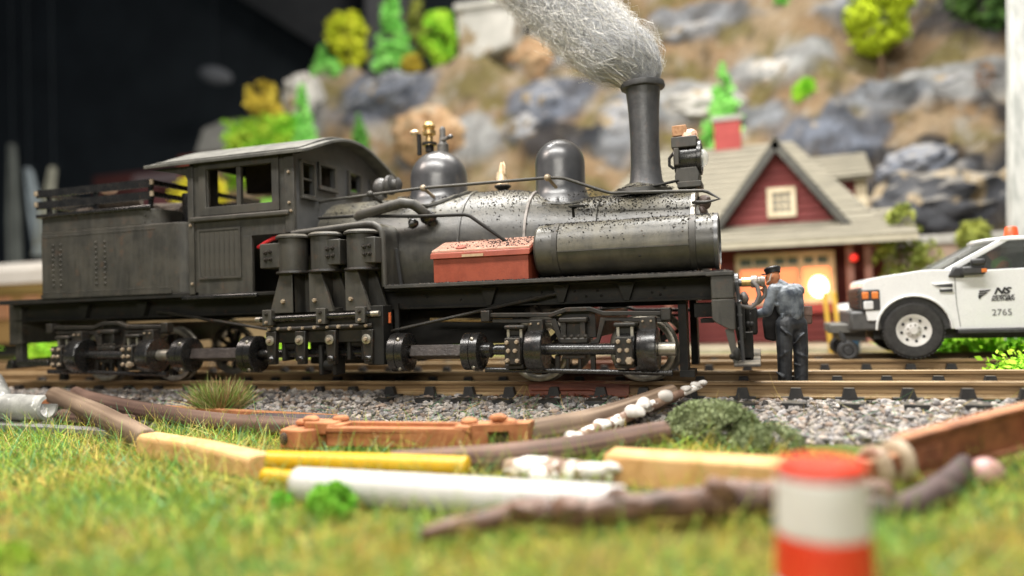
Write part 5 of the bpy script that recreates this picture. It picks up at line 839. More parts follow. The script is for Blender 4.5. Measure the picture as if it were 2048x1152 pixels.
crown(lambda n: (np.stack([rng.uniform(-23.2, -19.6, n), rng.uniform(28.4, 29.4, n), rng.uniform(7.0, 9.8, n)+.25*np.sin(rng.uniform(0, 6, n))], 1), 0), 3200, .17, [(.20, .55, .03), (.48, .66, .06)], t)
tree('conifer', -16.2, 28.6, 6.0, 3.6, .85, 'cone', DGR, 'dark green conifer just behind the front of the cab', group=CT, trunk=.05)
tree('yellow_bush', -20.9, 24.2, 4.3, 2.25, 1.25, 'round', [(.5, .45, .03), (.66, .58, .04)], 'yellow bush seen between the tender and the cab', 'bush', trunk=.02); tree('yellow_bush', -19.6, 24.4, 4.0, 1.3, 1.0, 'round', [(.5, .42, .03), (.62, .52, .04)], 'yellow bush seen through the left cab window', 'bush', trunk=.02); tree('green_bush', -17.9, 24.6, 3.9, 1.5, 1.1, 'round', [(.16, .40, .05), (.30, .55, .1)], 'green bush seen through the right cab window', 'bush', trunk=.02)
TER = MB().prism([(-26.5, -.5), (-15.5, -.5), (-15.8, 4.0), (-25.8, 4.9)], 23.6, 27).rough(.25, .7).build('terrace', M('terrace', (.24, .16, .08), (.36, .26, .14), .8, .95, st=.6, fine=6), None, 0); tag(TER, None, None, kind='structure')
tree('conifer', -1.1, 29.9, 6.6, 3.6, .98, 'cone', GRN, 'bright conifer standing behind the red chimney', group=CT, trunk=.03, n=3200); tree('green_shrub', 1.9, 30.7, 7.6, 1.75, .52, 'egg', BRI, 'small bright egg shaped shrub above the blue grey rock', 'shrub', trunk=.12)
tree('lime_tree', 4.75, 31.8, 9.0, 4.7, 1.35, 'loose', [(.36, .46, .02), (.55, .66, .03)], 'large lime tree with bare lower trunk high on the right', group=BT, trunk=.30, lean=-.02, n=5200); tree('green_shrub', 1.6, 35, 12.9, 2.0, .65, 'egg', GRN, 'green shrub at the top edge of the hill', 'shrub', trunk=.08); tree('dark_tree', 8.8, 33, 10.2, 3.6, 1.7, 'round', DRK, 'dark green tree in the upper right corner', group=BT, trunk=.1)
tree('bare_tree', 7.7, 30, 7.0, 2.0, .5, 'loose', [(.20, .10, .05), (.34, .2, .1)], 'small brown bare tree on the ochre slope', trunk=.35, n=350, leaf=.07)
tree('climbing_tree', 3.25, 20.3, -.25, 3.4, .75, 'loose', OLV, 'loose olive tree at the right corner of the red house', trunk=.18, n=2600, leaf=.1); tree('climbing_tree', 4.0, 20.6, .9, 1.4, .35, 'loose', OLV, 'thin olive sapling in front of the beige wall', trunk=.1, n=500, leaf=.09)
tree('olive_bush', 5.35, 22.4, 1.9, .95, .5, 'round', OLV, 'round olive bush growing at the retaining wall above the truck', 'bush', trunk=.02)
t = thing('green_bush', 'low bright green bush under the white truck', 'bush', (3.6, 15.4, -.2)); crown(lambda n: (np.stack([rng.normal(3.5, .45, n), rng.normal(15.3, .2, n), -.2+np.abs(rng.normal(0, .24, n))], 1), 0), 1500, .09, BRI, t)
t = thing('green_bush', 'bright green clump at the right edge beside the second track', 'bush', (3.3, 12.3, -.2)); crown(lambda n: (np.stack([rng.normal(3.5, .2, n), rng.normal(12.35, .15, n), -.2+np.abs(rng.normal(0, .14, n))], 1), 0), 900, .05, BRI, t)
for x, y, s, lb in ((-19.5, 16.4, .5, 'lime ground clump beyond the rear end of the locomotive'), (-7.2, 17.0, .35, 'lime ground clump seen under the locomotive frame'), (-11.5, 16.6, .6, 'lime ground clump seen under the tender'), (-14.5, 15.6, .3, 'lime ground clump left of the rear truck')):
    t = thing('green_bush', lb, 'bush', (x, y, -.2)); crown(lambda n: (np.stack([rng.normal(x, s, n), rng.normal(y, s*.4, n), -.25+np.abs(rng.normal(0, .28, n))], 1), 0), 900, .11, BRI, t)

# ---------------------------------------------------------------- dark room behind the layout
BACK = M('curtain black', (.020, .027, .033), (.032, .042, .050), .2, .9, st=0)
bk = MB(); ncv = 160
vs = [(-110+200*i/ncv, 62+.05*math.sin(i*1.3), z) for i in range(ncv+1) for z in (-6, 90)]
bk.add(vs, [(2*i, 2*i+2, 2*i+3, 2*i+1) for i in range(ncv)]); tag(bk.build('backdrop', BACK), kind='structure')
tag(MB().bx(-110.2, -110, -10, 62, -6, 90).build('room_wall', BACK), kind='structure')
GRYB = M('beam grey', (.045, .047, .05), (.065, .067, .07), .3, .8, st=0)
t = thing('ceiling_beam', 'dark grey sloping ceiling beam at the top left', 'beam', (-43, 58, 28)); MB().prism([(-53.5, 36.5), (-36.5, 24.6), (-34.5, 24.9), (-34.0, 36.5)], 58, 60).build('beam_body', GRYB, t)
t = thing('room_column', 'grey column in the dark room behind the cliff trees', 'column', (-29, 55, 0)); MB().bx(-30.3, -26.6, 55, 57, -6, 34).build('column_body', M('column grey', (.13, .13, .135), (.17, .17, .175), .4, .8, st=0), t)
t = thing('grey_shed', 'grey roofed dark red shed in the distance left of the hedge', 'shed', (-33, 40, 6)); MB().bx(-36.2, -29, 40, 43, 2, 11.6).build('wall', M('shed red', (.24, .05, .03), (.32, .075, .045), .6, .8), t); MB().prism([(39.6, 11.6), (43.4, 11.6), (42, 14.2), (40.4, 13.4)], -34.5, -28, 'x').build('roof', M('shed roof', (.26, .26, .23), (.34, .33, .30), .6, .8), t)
t = thing('dark_shelf', 'dark red shelf in the unlit room on the left', 'shelf', (-44, 46, 8)); MB().bx(-50, -37, 46, 47, 10.6, 12.4).build('board', M('shelf red', (.12, .035, .03), (.17, .05, .045), .4, .7), t); MB().bx(-46, -41, 45.95, 45.99, 11.3, 12.1).build('panel', M('shelf grey', (.28, .22, .23), (.36, .29, .30), .5, .7), t); MB().bx(-50, -49.5, 46, 47, -6, 10.6).bx(-37.5, -37, 46, 47, -6, 10.6).build('shelf_leg', BACK, t)
t = thing('reflection_blob', 'small grey blob modelled for a reflection in the dark at upper left', 'reflection', (-46, 55, 24)); MB().ball((-45.5, 55, 22.5), (1.9, .6, .8), 14, 8, Matrix.Rotation(.3, 3, 'Y')).build('blob_body', M('reflection grey', (.22, .23, .25), (.30, .31, .33), .6, .6), t); MB().tube([(-45.5, 55, 23), (-45.5, 55, 60)], .08, 6).build('blob_cord', BACK, t)  # a reflection, modelled as an added solid blob
for i, (x, z0, z1, w, c, lb) in enumerate(((-42.1, 5.0, 10.4, .5, (.50, .58, .62), 'pale blue grey strip of cloth hanging at the left in the dark room'), (-40.1, 5.0, 10.3, .42, (.62, .62, .50), 'cream strip of cloth hanging behind the tender end'), (-43.4, 3, 12.0, .5, (.22, .24, .22), 'dim grey strip of cloth at the left edge of the dark room'))):
    t = thing('hanging_cloth', lb, 'cloth', (x, 34, z1), 'pale cloths hanging in the dark room'); m = M('cloth%d' % i, tuple(v*.7 for v in c), c, .8, .8, st=0); b = MB(); N_ = 9
    [b.prism([(x+(k/N_-.5)*2*w+.0, 34+.18*math.sin(k*2.4)) for k in range(N_+1)]+[(x+(k/N_-.5)*2*w, 34.06+.18*math.sin(k*2.4)) for k in range(N_, -1, -1)], z0+(z1-z0)*g/8, z0+(z1-z0)*(g+1)/8, 'z') for g in range(8)]; b.v = [(x+(vx-x)*(.35+.75*min(1., (z1-vz)/(z1-z0)*2)), vy, vz) for vx, vy, vz in b.v]; b.v = [(vx-(.25*(z1-vz) if i == 1 else -.18*(z1-vz) if i == 0 else 0), vy, vz) for vx, vy, vz in b.v]; b.build('cloth_panel', m, t); MB().tube([(x-w, 34.05, z1), (x+w, 34.05, z1)], .06, 6).tube([(x, 34.05, z1), (x, 34.05, 40)], .03, 5).build('hanger', BACK, t)
t = thing('blue_drape', 'dark blue cloth bundle at the left edge beside the tender', 'cloth', (-31, 30, 1)); MB().ball((-33.2, 30, 3.6), (1.1, .5, 1.5), 16, 10).rough(.25, .9).build('cloth_panel', M('navy', (.02, .05, .11), (.035, .08, .16), .8, .8), t)
t = thing('maroon_drape', 'dark maroon cloth bundle behind the tender end', 'cloth', (-33, 32, 4)); MB().ball((-34.2, 32, 5.9), (1.6, .5, 1.1), 16, 10).ball((-31.2, 32, 6.6), (2.2, .5, 1.2), 16, 10).rough(.25, .9).build('cloth_panel', M('maroon', (.06, .012, .015), (.10, .025, .025), .8, .8), t)
for x, s, lb in ((-32.4, .5, 'pale grey ball shaped thing left of the tender'), (-30.9, .45, 'cream rounded thing just left of the tender corner')):
    t = thing('pale_globe', lb, 'globe', (x, 29, 2.2), 'pale globes at the left edge'); MB().ball((x, 29, 3.1), (s, s, s*1.3), 14, 10).lathe((x, 29, 2.0), (0, 0, 1), [(.3, 0), (.12, .3), (.12, .6)], 10).build('globe', M('globe', (.36, .37, .36), (.46, .46, .42), .8, .5, st=0), t)
RC = thing('passenger_car', 'white roofed passenger car with orange brown sides at the left edge', 'rail car', (-27, 19, 0))
MB().prism([(18.0, 2.28), (19.8, 2.28), (19.7, 2.75), (19.2, 3.02), (18.6, 3.02), (18.1, 2.75)], -33, -21.3, 'x').build('roof', M('car roof white', (.62, .57, .50), (.74, .69, .62), .8, .6, st=0), RC, .03)
MB().bx(-33, -21.4, 18.05, 19.75, .35, 2.28).build('body', M('car side', (.34, .19, .06), (.42, .26, .10), .8, .6, st=0), RC); MB().bx(-33, -21.4, 17.98, 18.05, 1.95, 2.2).build('letter_board', M('car band', (.22, .15, .04), (.28, .19, .06), .8, .6, st=0), RC)
for k in range(9): MB().bx(-32.6+k*1.25, -31.95+k*1.25, 17.99, 18.06, 1.15, 1.85).build('window', M('car window', (.44, .20, .10), (.5, .26, .14), 2, .3, st=0) if k == 0 else bpy.data.materials['car window'], RC)
for x in (-31, -23.5): MB().bx(x-1.5, x+1.5, 18.3, 19.5, -.1, .4).build('bogie', DKG, RC)

# ---------------------------------------------------------------- scrap lying in front of the track
WOODG = M('grey brown stick', (.12, .072, .042), (.30, .21, .14), 5, .75, st=.6, fine=22, stretch=(1, 1, 1), dust_light=.35, dust_light_col=(.42, .33, .24)); WOODB = M('brown stick', (.07, .036, .026), (.20, .12, .085), 5, .65, st=.5, fine=24, dust_light=.3, dust_light_col=(.36, .27, .2))
BARKR = M('reddish bark', (.06, .032, .022), (.20, .11, .075), 5, .5, st=1., fine=16, patch=(4.2, .63), patchc=(.34, .20, .15)); WPATCH = M('white flecked bark', (.16, .09, .06), (.34, .23, .16), 5, .7, st=.6, fine=18, patch=(3.6, .50), patchc=(.78, .74, .68)); KNOB = M('white knob', (.50, .46, .41), (.68, .65, .61), 5, .6, st=.2)
CUT = M('cut wood', (.54, .30, .11), (.70, .44, .20), 3, .75, st=.4, fine=26, patch=(1.6, .64), patchc=(.40, .22, .09)); RUST = M('rust orange', (.31, .105, .038), (.45, .18, .07), 5, .8, st=.4, fine=28, dust_light=.3, dust_light_col=(.6, .33, .17)); RUSTD = M('rust brown', (.15, .05, .024), (.36, .13, .06), 4, .7, st=.5, fine=24, dust_light=.5, dust_light_col=(.50, .25, .12), patch=(2.5, .62), patchc=(.40, .24, .13)); GPIPE = M('grey pipe', (.22, .22, .205), (.36, .36, .335), 5, .5, st=.25, patch=(6, .60), patchc=(.62, .62, .6)); YELP = M('yellow plastic', (.56, .33, .008), (.64, .40, .015), 2, .35, st=.02); WHP = M('white plastic', (.52, .50, .475), (.585, .565, .54), 2, .45, st=.02)
STKM = tinted('stick wood', .7, 40, var=.2)
def stick(name, label, pts, rs, mat, cat='stick', jag=.012, freq=5., n=26, sub=14, endmat=None):
    P = [Vector(p) for p in pts]; q = []; rr = []
    for i in range(len(P)-1):
        p0, p1, p2, p3 = P[max(i-1, 0)], P[i], P[i+1], P[min(i+2, len(P)-1)]
        for k in range(sub):
            t = k/sub; q.append(.5*((2*p1)+(p2-p0)*t+(2*p0-5*p1+4*p2-p3)*t*t+(3*p1-p0-3*p2+p3)*t**3)); rr.append(rs[i]*(1-t)+rs[i+1]*t)
    q.append(P[-1]); rr.append(rs[-1]); d0 = (q[0]-q[1]).normalized()*rr[0]*.12; d1 = (q[-1]-q[-2]).normalized()*rr[-1]*.12
    q = [q[0]+d0]+q+[q[-1]+d1]; rr = [rr[0]*.82]+rr+[rr[-1]*.82]
    t = thing(name, label, cat, P[0]); mb = MB().tube(q, rr, n, False); ov = []
    for i, v in enumerate(mb.v):
        k, a = divmod(i, n); a *= 2*math.pi/n; s_ = k*.06; g = mn.noise(Vector((math.cos(a)*3.2+P[0].x, math.sin(a)*3.2, s_*.9)))+.5*mn.noise(Vector((math.cos(a)*7, math.sin(a)*7+P[0].y, s_*.7))); c_ = Vector(q[k]); ov.append(tuple(c_+(Vector(v)-c_)*(1+min(jag*4, .06)*g)))
    mb.v = ov; nv_ = len(q); mb.f += [tuple(range(n-1, -1, -1)), tuple((nv_-1)*n+k for k in range(n))]
    if mat in (WOODG, WOODB):
        c1, c2 = ((.085, .05, .03), (.36, .26, .18)) if mat is WOODG else ((.05, .026, .02), (.25, .155, .115)); cl = []
        for i in range(len(ov)):
            k, a = divmod(i, n); a *= 2*math.pi/n; w = .5+.75*mn.noise(Vector((math.cos(a)*5+P[0].y, math.sin(a)*5, k*.03)))+.55*mn.noise(Vector((math.cos(a)*14, math.sin(a)*14+P[0].x, k*.09)))+.3*mn.noise(Vector((a*.3, 3, k*.25))); w = min(max(w, 0), 1); cl += [c1[j]*(1-w)+c2[j]*w for j in range(3)]+[1]
        o = mb.rough(jag*.4, freq*.4, P[0].x).build('wood', STKM, t, ang=60, weld=False); at_ = o.data.color_attributes.new('tint', 'FLOAT_COLOR', 'POINT'); at_.data.foreach_set('color', cl)
    else: mb.rough(jag, freq*.6, P[0].x).build('wood', mat, t, ang=60)
    if endmat:
        e = q[0]; MB().tube([e+d0*.08, e+d0*.3], [rr[0]*.98, rr[0]*.9], n).build('cut_end', endmat, t)
    return t
stick('wood_stick', 'thick grey brown stick leaning from the ballast to the tan wood block at the left', [(-10.55, 8.92, -.14), (-8.7, 7.98, -.26), (-6.95, 7.06, -.40)], [.14, .145, .13], WOODG, jag=.02, freq=3)
stick('wood_stick', 'long bent brown stick lying behind the thick left stick up to the rust casting', [(-10.2, 8.98, -.10), (-9.4, 8.70, -.20), (-7.16, 8.15, -.33), (-5.35, 7.85, -.36)], [.10, .12, .12, .11], WOODB, jag=.015, freq=3)
stick('wood_stick', 'short dark brown stick end lying under the left sticks', [(-9.7, 8.3, -.38), (-8.2, 8.05, -.40)], [.13, .13], WOODB)
t = thing('rust_plank', 'long thin rust orange strip lying on the ballast behind the left sticks', 'plank', (-8, 8.8, -.3)); MB().bar((-11.2, 9.1, -.28), (-5.3, 8.52, -.37), .14, .14).rough(.01, 3).build('strip', RUST, t, .01)
t = thing('bark_sheet', 'curled piece of dark bark between the left stick and the casting', 'bark', (-6.3, 8.3, -.38)); MB().tube([(-7.0, 8.35, -.36), (-6.2, 8.3, -.33), (-5.2, 8.25, -.35), (-4.4, 8.3, -.37)], [.03, .07, .09, .03], 10).rough(.03, 4).build('bark', M('dark bark', (.045, .03, .032), (.10, .07, .07), 5, .6, st=.4), t)
t = thing('metal_strip', 'flat silvery metal strip in the grass at the left', 'metal strip', (-9, 7.6, -.5)); MB().bar((-10.3, 7.72, -.40), (-7.5, 7.55, -.43), .20, .07).bar((-10.3, 7.70, -.5), (-7.5, 7.53, -.52), .10, .14).build('strip', M('silver dull', (.22, .21, .20), (.40, .39, .37), 3, .4, metal=.5, st=.3, stretch=(.3, 3, 3)), t, .01)
t = thing('broken_pipe', 'broken hollow grey pipe at the left edge', 'pipe', (-10.4, 7.9, -.3))
pd = (Vector((-9.55, 7.95, -.27))-Vector((-11.4, 7.75, -.25))).normalized(); prs = [(.135, .0), (.185, 0), (.19, 1.72), (.19, 1.86), (.175, 1.87), (.13, 1.84), (.125, .2)]
pm_ = MB().lathe((-11.4, 7.75, -.16), pd, [(.13, 0), (.185, 0), (.19, 1.5), (.125, 1.5), (.125, .2)], 32).lathe((-11.4, 7.75, -.16), pd, [(.125, 1.45), (.188, 1.45), (.19, 1.80), (.18, 1.86), (.135, 1.87), (.125, 1.8), (.125, 1.45)], 28, 4.9, 9.6).rough(.014, 5); pm_.build('pipe_shell', GPIPE, t)
MB().lathe((-11.75, 8.75, .10), (Vector((1, -.62, -.28))), [(.2, 0), (.22, .8), (.21, 1.5), (.15, 1.55), (.12, 1.5)], 24).rough(.03, 4).build('pipe_branch', GPIPE, t); MB().ball((-10.3, 7.9, -.42), (.3, .14, .10), 12, 8).rough(.03, 5).build('pipe_lump', GPIPE, t)
t = thing('wood_block', 'tan rectangular wood block in the grass between the left stick and the yellow tube', 'wood block', (-5.8, 6.6, -.5)); bm_ = MB()
bp = [Vector((-6.78, 6.92, -.42)), Vector((-5.76, 6.62, -.44)), Vector((-4.72, 6.24, -.47))]
dd = [(bp[1]-bp[0]).normalized(), (bp[2]-bp[0]).normalized(), (bp[2]-bp[1]).normalized()]; vs = []
for p, d in zip(bp, dd):
    u = d.cross(Vector((0, 0, 1))).normalized()
    for a, c in ((-.15, -.14), (.15, -.14), (.15, .09), (.11, .13), (-.11, .13), (-.15, .09)): vs.append(p+u*a+Vector((0, 0, c)))
bm_.add(vs, [tuple(range(5, -1, -1)), tuple(range(12, 18))]+[(i*6+k, i*6+(k+1) % 6, i*6+6+(k+1) % 6, i*6+6+k) for i in range(2) for k in range(6)]).rough(.010, 6).build('block', CUT, t, .025)
stick('yellow_tube', 'long yellow plastic tube beside the tan wood block', [(-4.74, 6.36, -.43), (-3.7, 6.40, -.43), (-2.62, 6.42, -.43)], [.10, .10, .10], YELP, 'tube', .001, 1, 20)
stick('yellow_tube', 'shorter yellow tube lying under the long one, partly behind the white tube', [(-4.52, 6.02, -.50), (-3.6, 5.90, -.51)], [.08, .08], YELP, 'tube', .001, 1, 18)
stick('white_tube', 'thick white plastic tube lying in the grass behind the green foam bush', [(-3.84, 5.56, -.44), (-2.5, 5.50, -.44), (-1.02, 5.50, -.45)], [.145, .145, .14], WHP, 'tube', .001, 1, 24)
stick('wood_stick', 'grey brown stick leaning up against the near rail right of the casting', [(-2.55, 7.60, -.36), (-1.80, 8.30, -.27), (-1.06, 9.20, -.08)], [.15, .14, .115], WOODG, jag=.018, freq=3)
stick('wood_stick', 'dark brown stick lying in front of the rust casting', [(-3.5, 6.62, -.44), (-2.08, 6.95, -.41), (-.98, 7.78, -.30)], [.10, .14, .11], WOODB, jag=.018, freq=3)
ts = stick('knobbed_twig', 'thin twig with white knobs pointing up to the rail', [(-2.1, 7.35, -.42), (-1.74, 8.05, -.34), (-1.30, 8.75, -.18), (-.70, 9.45, .0)], [.06, .075, .07, .03], WPATCH)
for x, y, z, r in ((-1.94, 7.7, -.36, .07), (-1.70, 8.1, -.31, .085), (-1.42, 8.5, -.21, .10), (-1.33, 8.65, -.15, .09), (-1.12, 8.95, -.08, .085), (-.9, 9.22, -.03, .05), (-.80, 9.35, 0, .05), (-.72, 9.42, .03, .045)): MB().ball((x, y, z), (r*1.25, r*1.3, r*.8), 14, 9).rough(r*.45, 8).build('knob', KNOB, ts)
ts = stick('flecked_stick', 'brown stick with white flecked lumps beside the right tan block', [(-2.25, 6.50, -.44), (-1.85, 6.36, -.43), (-1.28, 6.42, -.45)], [.09, .12, .10], WPATCH)
for x, y, z, r in ((-1.98, 6.3, -.38, .11), (-1.82, 6.24, -.44, .10), (-1.42, 6.34, -.40, .10), (-1.28, 6.36, -.38, .08)): MB().ball((x, y, z), (r*1.3, r, r*.8), 12, 8).rough(.03, 8).build('lump', KNOB if x > -1.5 else WPATCH, ts)
t = thing('wood_block', 'long tan wood block between the white tube and the striped barrel', 'wood block', (-.6, 6.6, -.5)); MB().bar((-1.34, 6.62, -.43), (.15, 6.46, -.44), .34, .30).rough(.012, 5).build('block', CUT, t, .03)
tb_ = stick('branch', 'dark reddish knobbly branch in the foreground left of the striped barrel', [(-2.22, 4.62, -.49), (-1.95, 4.92, -.47), (-1.68, 5.10, -.43), (-1.35, 5.15, -.43), (-.95, 5.35, -.43), (-.1, 5.75, -.42), (.8, 6.0, -.44)], [.05, .065, .08, .09, .10, .125, .12], BARKR, 'branch', .045, 6)
for x, y, z, r in ((-1.66, 5.05, -.39, .10), (-1.36, 5.1, -.37, .09), (-1.0, 5.3, -.37, .10), (-.35, 5.6, -.35, .12), (.2, 5.8, -.36, .11)): MB().ball((x, y, z), (r*1.2, r, r*.75), 12, 8).rough(.06, 8).build('knot', BARKR, tb_)
stick('branch', 'dark curved branch passing behind the striped barrel to the right', [(.0, 5.75, -.53), (.66, 5.85, -.50), (1.05, 6.10, -.47), (1.36, 6.65, -.42), (1.52, 6.95, -.34)], [.08, .10, .11, .10, .07], M('dark bark branch', (.045, .028, .026), (.11, .07, .065), 5, .65, st=.8, fine=16), 'branch', .03, 4)
ib = thing('rusty_beam', 'rusty iron I beam with cream end plates at the right edge', 'beam', (1.8, 7.4, -.3))
a, b_ = Vector((1.02, 6.72, -.30)), Vector((3.4, 8.9, -.05)); dv = (b_-a).normalized(); sdv = dv.cross(Vector((0, 0, 1))).normalized(); uv = sdv.cross(dv)
for off, w, h in ((.17, .15, .045), (-.17, .15, .045)): MB().bar(a+uv*off, b_+uv*off, w, h).rough(.012, 4).build('flange', RUSTD, ib, .012)
MB().bar(a, b_, .06, .30).rough(.008, 4).build('web', RUSTD, ib); MB().bar(a+dv*1.5-sdv*.0+uv*0, a+dv*1.62, .28, .30).build('stiffener', RUSTD, ib, .01)
CRE = M('cream plate', (.30, .21, .13), (.50, .40, .28), 6, .5, st=.2, patch=(4, .54), patchc=(.2, .09, .05))
for k in (-.30, -.04): MB().lathe(a+dv*k, dv, [(0, -.04), (.13, -.05), (.16, -.03), (.175, 0), (.16, .03), (.10, .05), (0, .05)], 24).rough(.015, 7).build('end_plate', CRE, ib)
MB().bar(a-dv*.42, a+dv*.4, .13, .13).build('beam_core', RUSTD, ib)
# rust coloured casting
ca = thing('coupler_casting', 'rust orange cast coupler frame lying on the grass in the middle', 'casting', (-3.7, 7.4, -.45))
cb = MB().holes('y', 7.10, 7.42, -4.46, -2.86, -.50, -.30, []); cb = MB()
ca_main = MB().prism([(-4.52, 7.08), (-2.90, 7.20), (-2.90, 7.48), (-4.52, 7.40)], -.52, -.36, 'z').prism([(-4.52, 7.08), (-2.90, 7.20), (-2.90, 7.28), (-4.52, 7.17)], -.36, -.31, 'z').prism([(-4.52, 7.34), (-2.90, 7.42), (-2.90, 7.48), (-4.52, 7.40)], -.36, -.29, 'z').prism([(-4.52, 7.1), (-4.36, 7.12), (-4.36, 7.4), (-4.52, 7.4)], -.36, -.29, 'z').prism([(-3.08, 7.2), (-2.90, 7.2), (-2.90, 7.47), (-3.08, 7.46)], -.36, -.29, 'z')
ca_main.rough(.008, 6).build('frame', RUST, ca, .012)
MB().prism([(-5.12, 7.08), (-4.82, 7.02), (-4.66, 7.10), (-4.60, 7.30), (-4.95, 7.40), (-5.12, 7.32)], -.55, -.34, 'z').rough(.02, 5).build('jaw', RUST, ca, .02); MB().bar((-4.82, 7.25, -.33), (-4.45, 7.25, -.34), .26, .14).rough(.012, 6).build('neck', RUST, ca, .02)
MB().ball((-5.03, 7.04, -.44), (.05, .03, .07), 10, 7).build('jaw_hole', M('recess shade', (.03, .02, .018), (.06, .04, .03), 6, .8), ca)  # dark ball paints the shade inside a hole
for x, y, z in ((-4.78, 7.2, -.25), (-4.50, 7.35, -.26), (-4.95, 7.3, -.30), (-2.96, 7.35, -.26), (-2.66, 7.42, -.23), (-2.56, 7.45, -.28)): MB().ball((x, y, z), (.10, .07, .045), 12, 7).rough(.012, 9).build('boss', RUST, ca)
MB().prism([(-2.90, 7.24), (-2.34, 7.42), (-2.34, 7.66), (-2.90, 7.5)], -.36, -.28, 'z').prism([(-2.90, 7.24), (-2.74, 7.29), (-2.74, 7.5), (-2.90, 7.5)], -.53, -.36, 'z').prism([(-2.52, 7.36), (-2.34, 7.42), (-2.34, 7.66), (-2.52, 7.6)], -.53, -.36, 'z').rough(.01, 6).build('tail_block', RUST, ca, .015); MB().bx(-2.74, -2.52, 7.46, 7.5, -.52, -.36).build('tail_recess', bpy.data.materials['recess shade'], ca)  # dark panel paints the shade inside the tail recess
ca.location.z += .10
# striped barrel
BR_ = M('barrel red', (.62, .035, .015), (.72, .055, .02), 3, .4, st=.06); BW_ = M('barrel white', (.62, .58, .55), (.74, .71, .68), 3, .45, st=.06)
ba = thing('striped_barrel', 'red and white striped traffic barrel standing in the foreground', 'traffic barrel', (.262, 4.31, -.60))
def brad(z): return .218+.042*(.19-z)/.79
for nm, m, z0, z1 in (('red_stripe', BR_, .085, .125), ('white_stripe', BW_, -.215, .085), ('red_stripe', BR_, -.46, -.215), ('white_stripe', BW_, -.60, -.46)):
    pr = [(brad(z0)-.004, z0), (brad(z0), z0+.008)]+[(brad(z), z) for z in np.linspace(z0+.03, z1-.03, 4)]+[(brad(z1), z1-.008), (brad(z1)-.004, z1)]; MB().lathe((.262, 4.31, 0), (0, 0, 1), pr, 48).build(nm, m, ba)
MB().lathe((.262, 4.31, 0), (0, 0, 1), [(.219, .125), (.222, .135), (.22, .148), (.21, .152), (.19, .150), (.1, .148), (0, .148)], 48).rough(.006, 14).build('top_rim', BR_, ba); MB().lathe((.262, 4.31, -.60), (0, 0, 1), [(0, -.03), (.33, -.03), (.33, .03), (.28, .04)], 32).build('base_ring', RUB, ba)
# tufts, clumps, pebbles
def tuft(name, label, cat, c, r, n, L, w, cols, spread):
    t = thing(name, label, cat, c); a = rng.uniform(0, 6.28, n); q = np.sqrt(rng.uniform(0, 1, n))*r; P = np.stack([c[0]+q*np.cos(a), c[1]+q*np.sin(a)*.7, np.full(n, c[2])], 1); D = np.stack([np.cos(a)*q/r*spread, np.sin(a)*q/r*spread, np.ones(n)], 1)+rng.normal(0, .22, (n, 3))
    V, F, k = blades(P, D, rng.uniform(.5, 1, n)*L, w, .25); col = np.array(cols)[rng.integers(0, len(cols), n)]*rng.uniform(.7, 1.2, (n, 1)); npmesh('blades', V, F, GRS, t, tint=np.repeat(col, k, 0)); return t
tuft('grass_tuft', 'spiky green and brown grass tuft on the ballast in front of the rear truck', 'grass tuft', (-7.45, 8.95, -.38), .22, 1300, .54, .0075, [(.20, .32, .05), (.34, .38, .12), (.40, .22, .12), (.14, .26, .05), (.46, .40, .18)], 1.0)
def clump(label, c, r, n, cols, leaf, name='foam_clump', cat='foliage clump'):
    t = thing(name, label, cat, c)
    def pts(n): v = rng.normal(size=(n, 3)); v /= np.linalg.norm(v, axis=1)[:, None]; v *= (rng.uniform(.3, 1, n)**.5)[:, None]; P = np.array(c)+v*np.array(r); q = np.array([mn.noise(Vector(p*5)) for p in P]) > -.3; return P[q], 0
    crown(pts, n, leaf, cols, t, 'foam'); return t
clump('dusty grey green moss clump on the ballast edge right of the twigs', (-.55, 8.3, -.30), (.50, .3, .27), 11000, [(.12, .155, .06), (.27, .31, .16)], .02, 'moss_clump'); clump('lower grey green moss clump next to the white bead', (.0, 7.95, -.42), (.36, .25, .20), 5000, [(.13, .165, .07), (.28, .32, .17)], .02, 'moss_clump')
clump('bright green foam bush in front of the white tube', (-3.24, 5.12, -.45), (.19, .16, .17), 3000, [(.10, .34, .02), (.24, .52, .05)], .03); clump('small green foam bit left of the white tube', (-3.86, 5.35, -.55), (.11, .1, .09), 700, [(.10, .34, .02), (.22, .48, .05)], .03); clump('lime foam clump in the lower left corner', (-4.85, 3.66, -.60), (.30, .2, .15), 1800, [(.13, .28, .02), (.26, .36, .03)], .04)
for c, r, m, lb in (((.22, 8.0, -.41), .045, KNOB, 'small white bead at the edge of the ballast'), ((1.66, 6.92, -.42), .12, M('pink stone', (.36, .16, .15), (.52, .30, .28), 4, .4, st=.1), 'pinkish stone at the right in front of the rusty beam'), ((-8.0, 8.5, -.36), .035, KNOB, 'white bead beside the grass tuft'), ((1.1, 9.95, -.08), .03, KNOB, 'tiny white bead on the right track')):
    o = MB().ball(c, (r*1.15, r, r*.9), 14, 9).rough(r*.12, 5/r*.1).build('pebble', m, None); tag(o, lb, 'pebble')
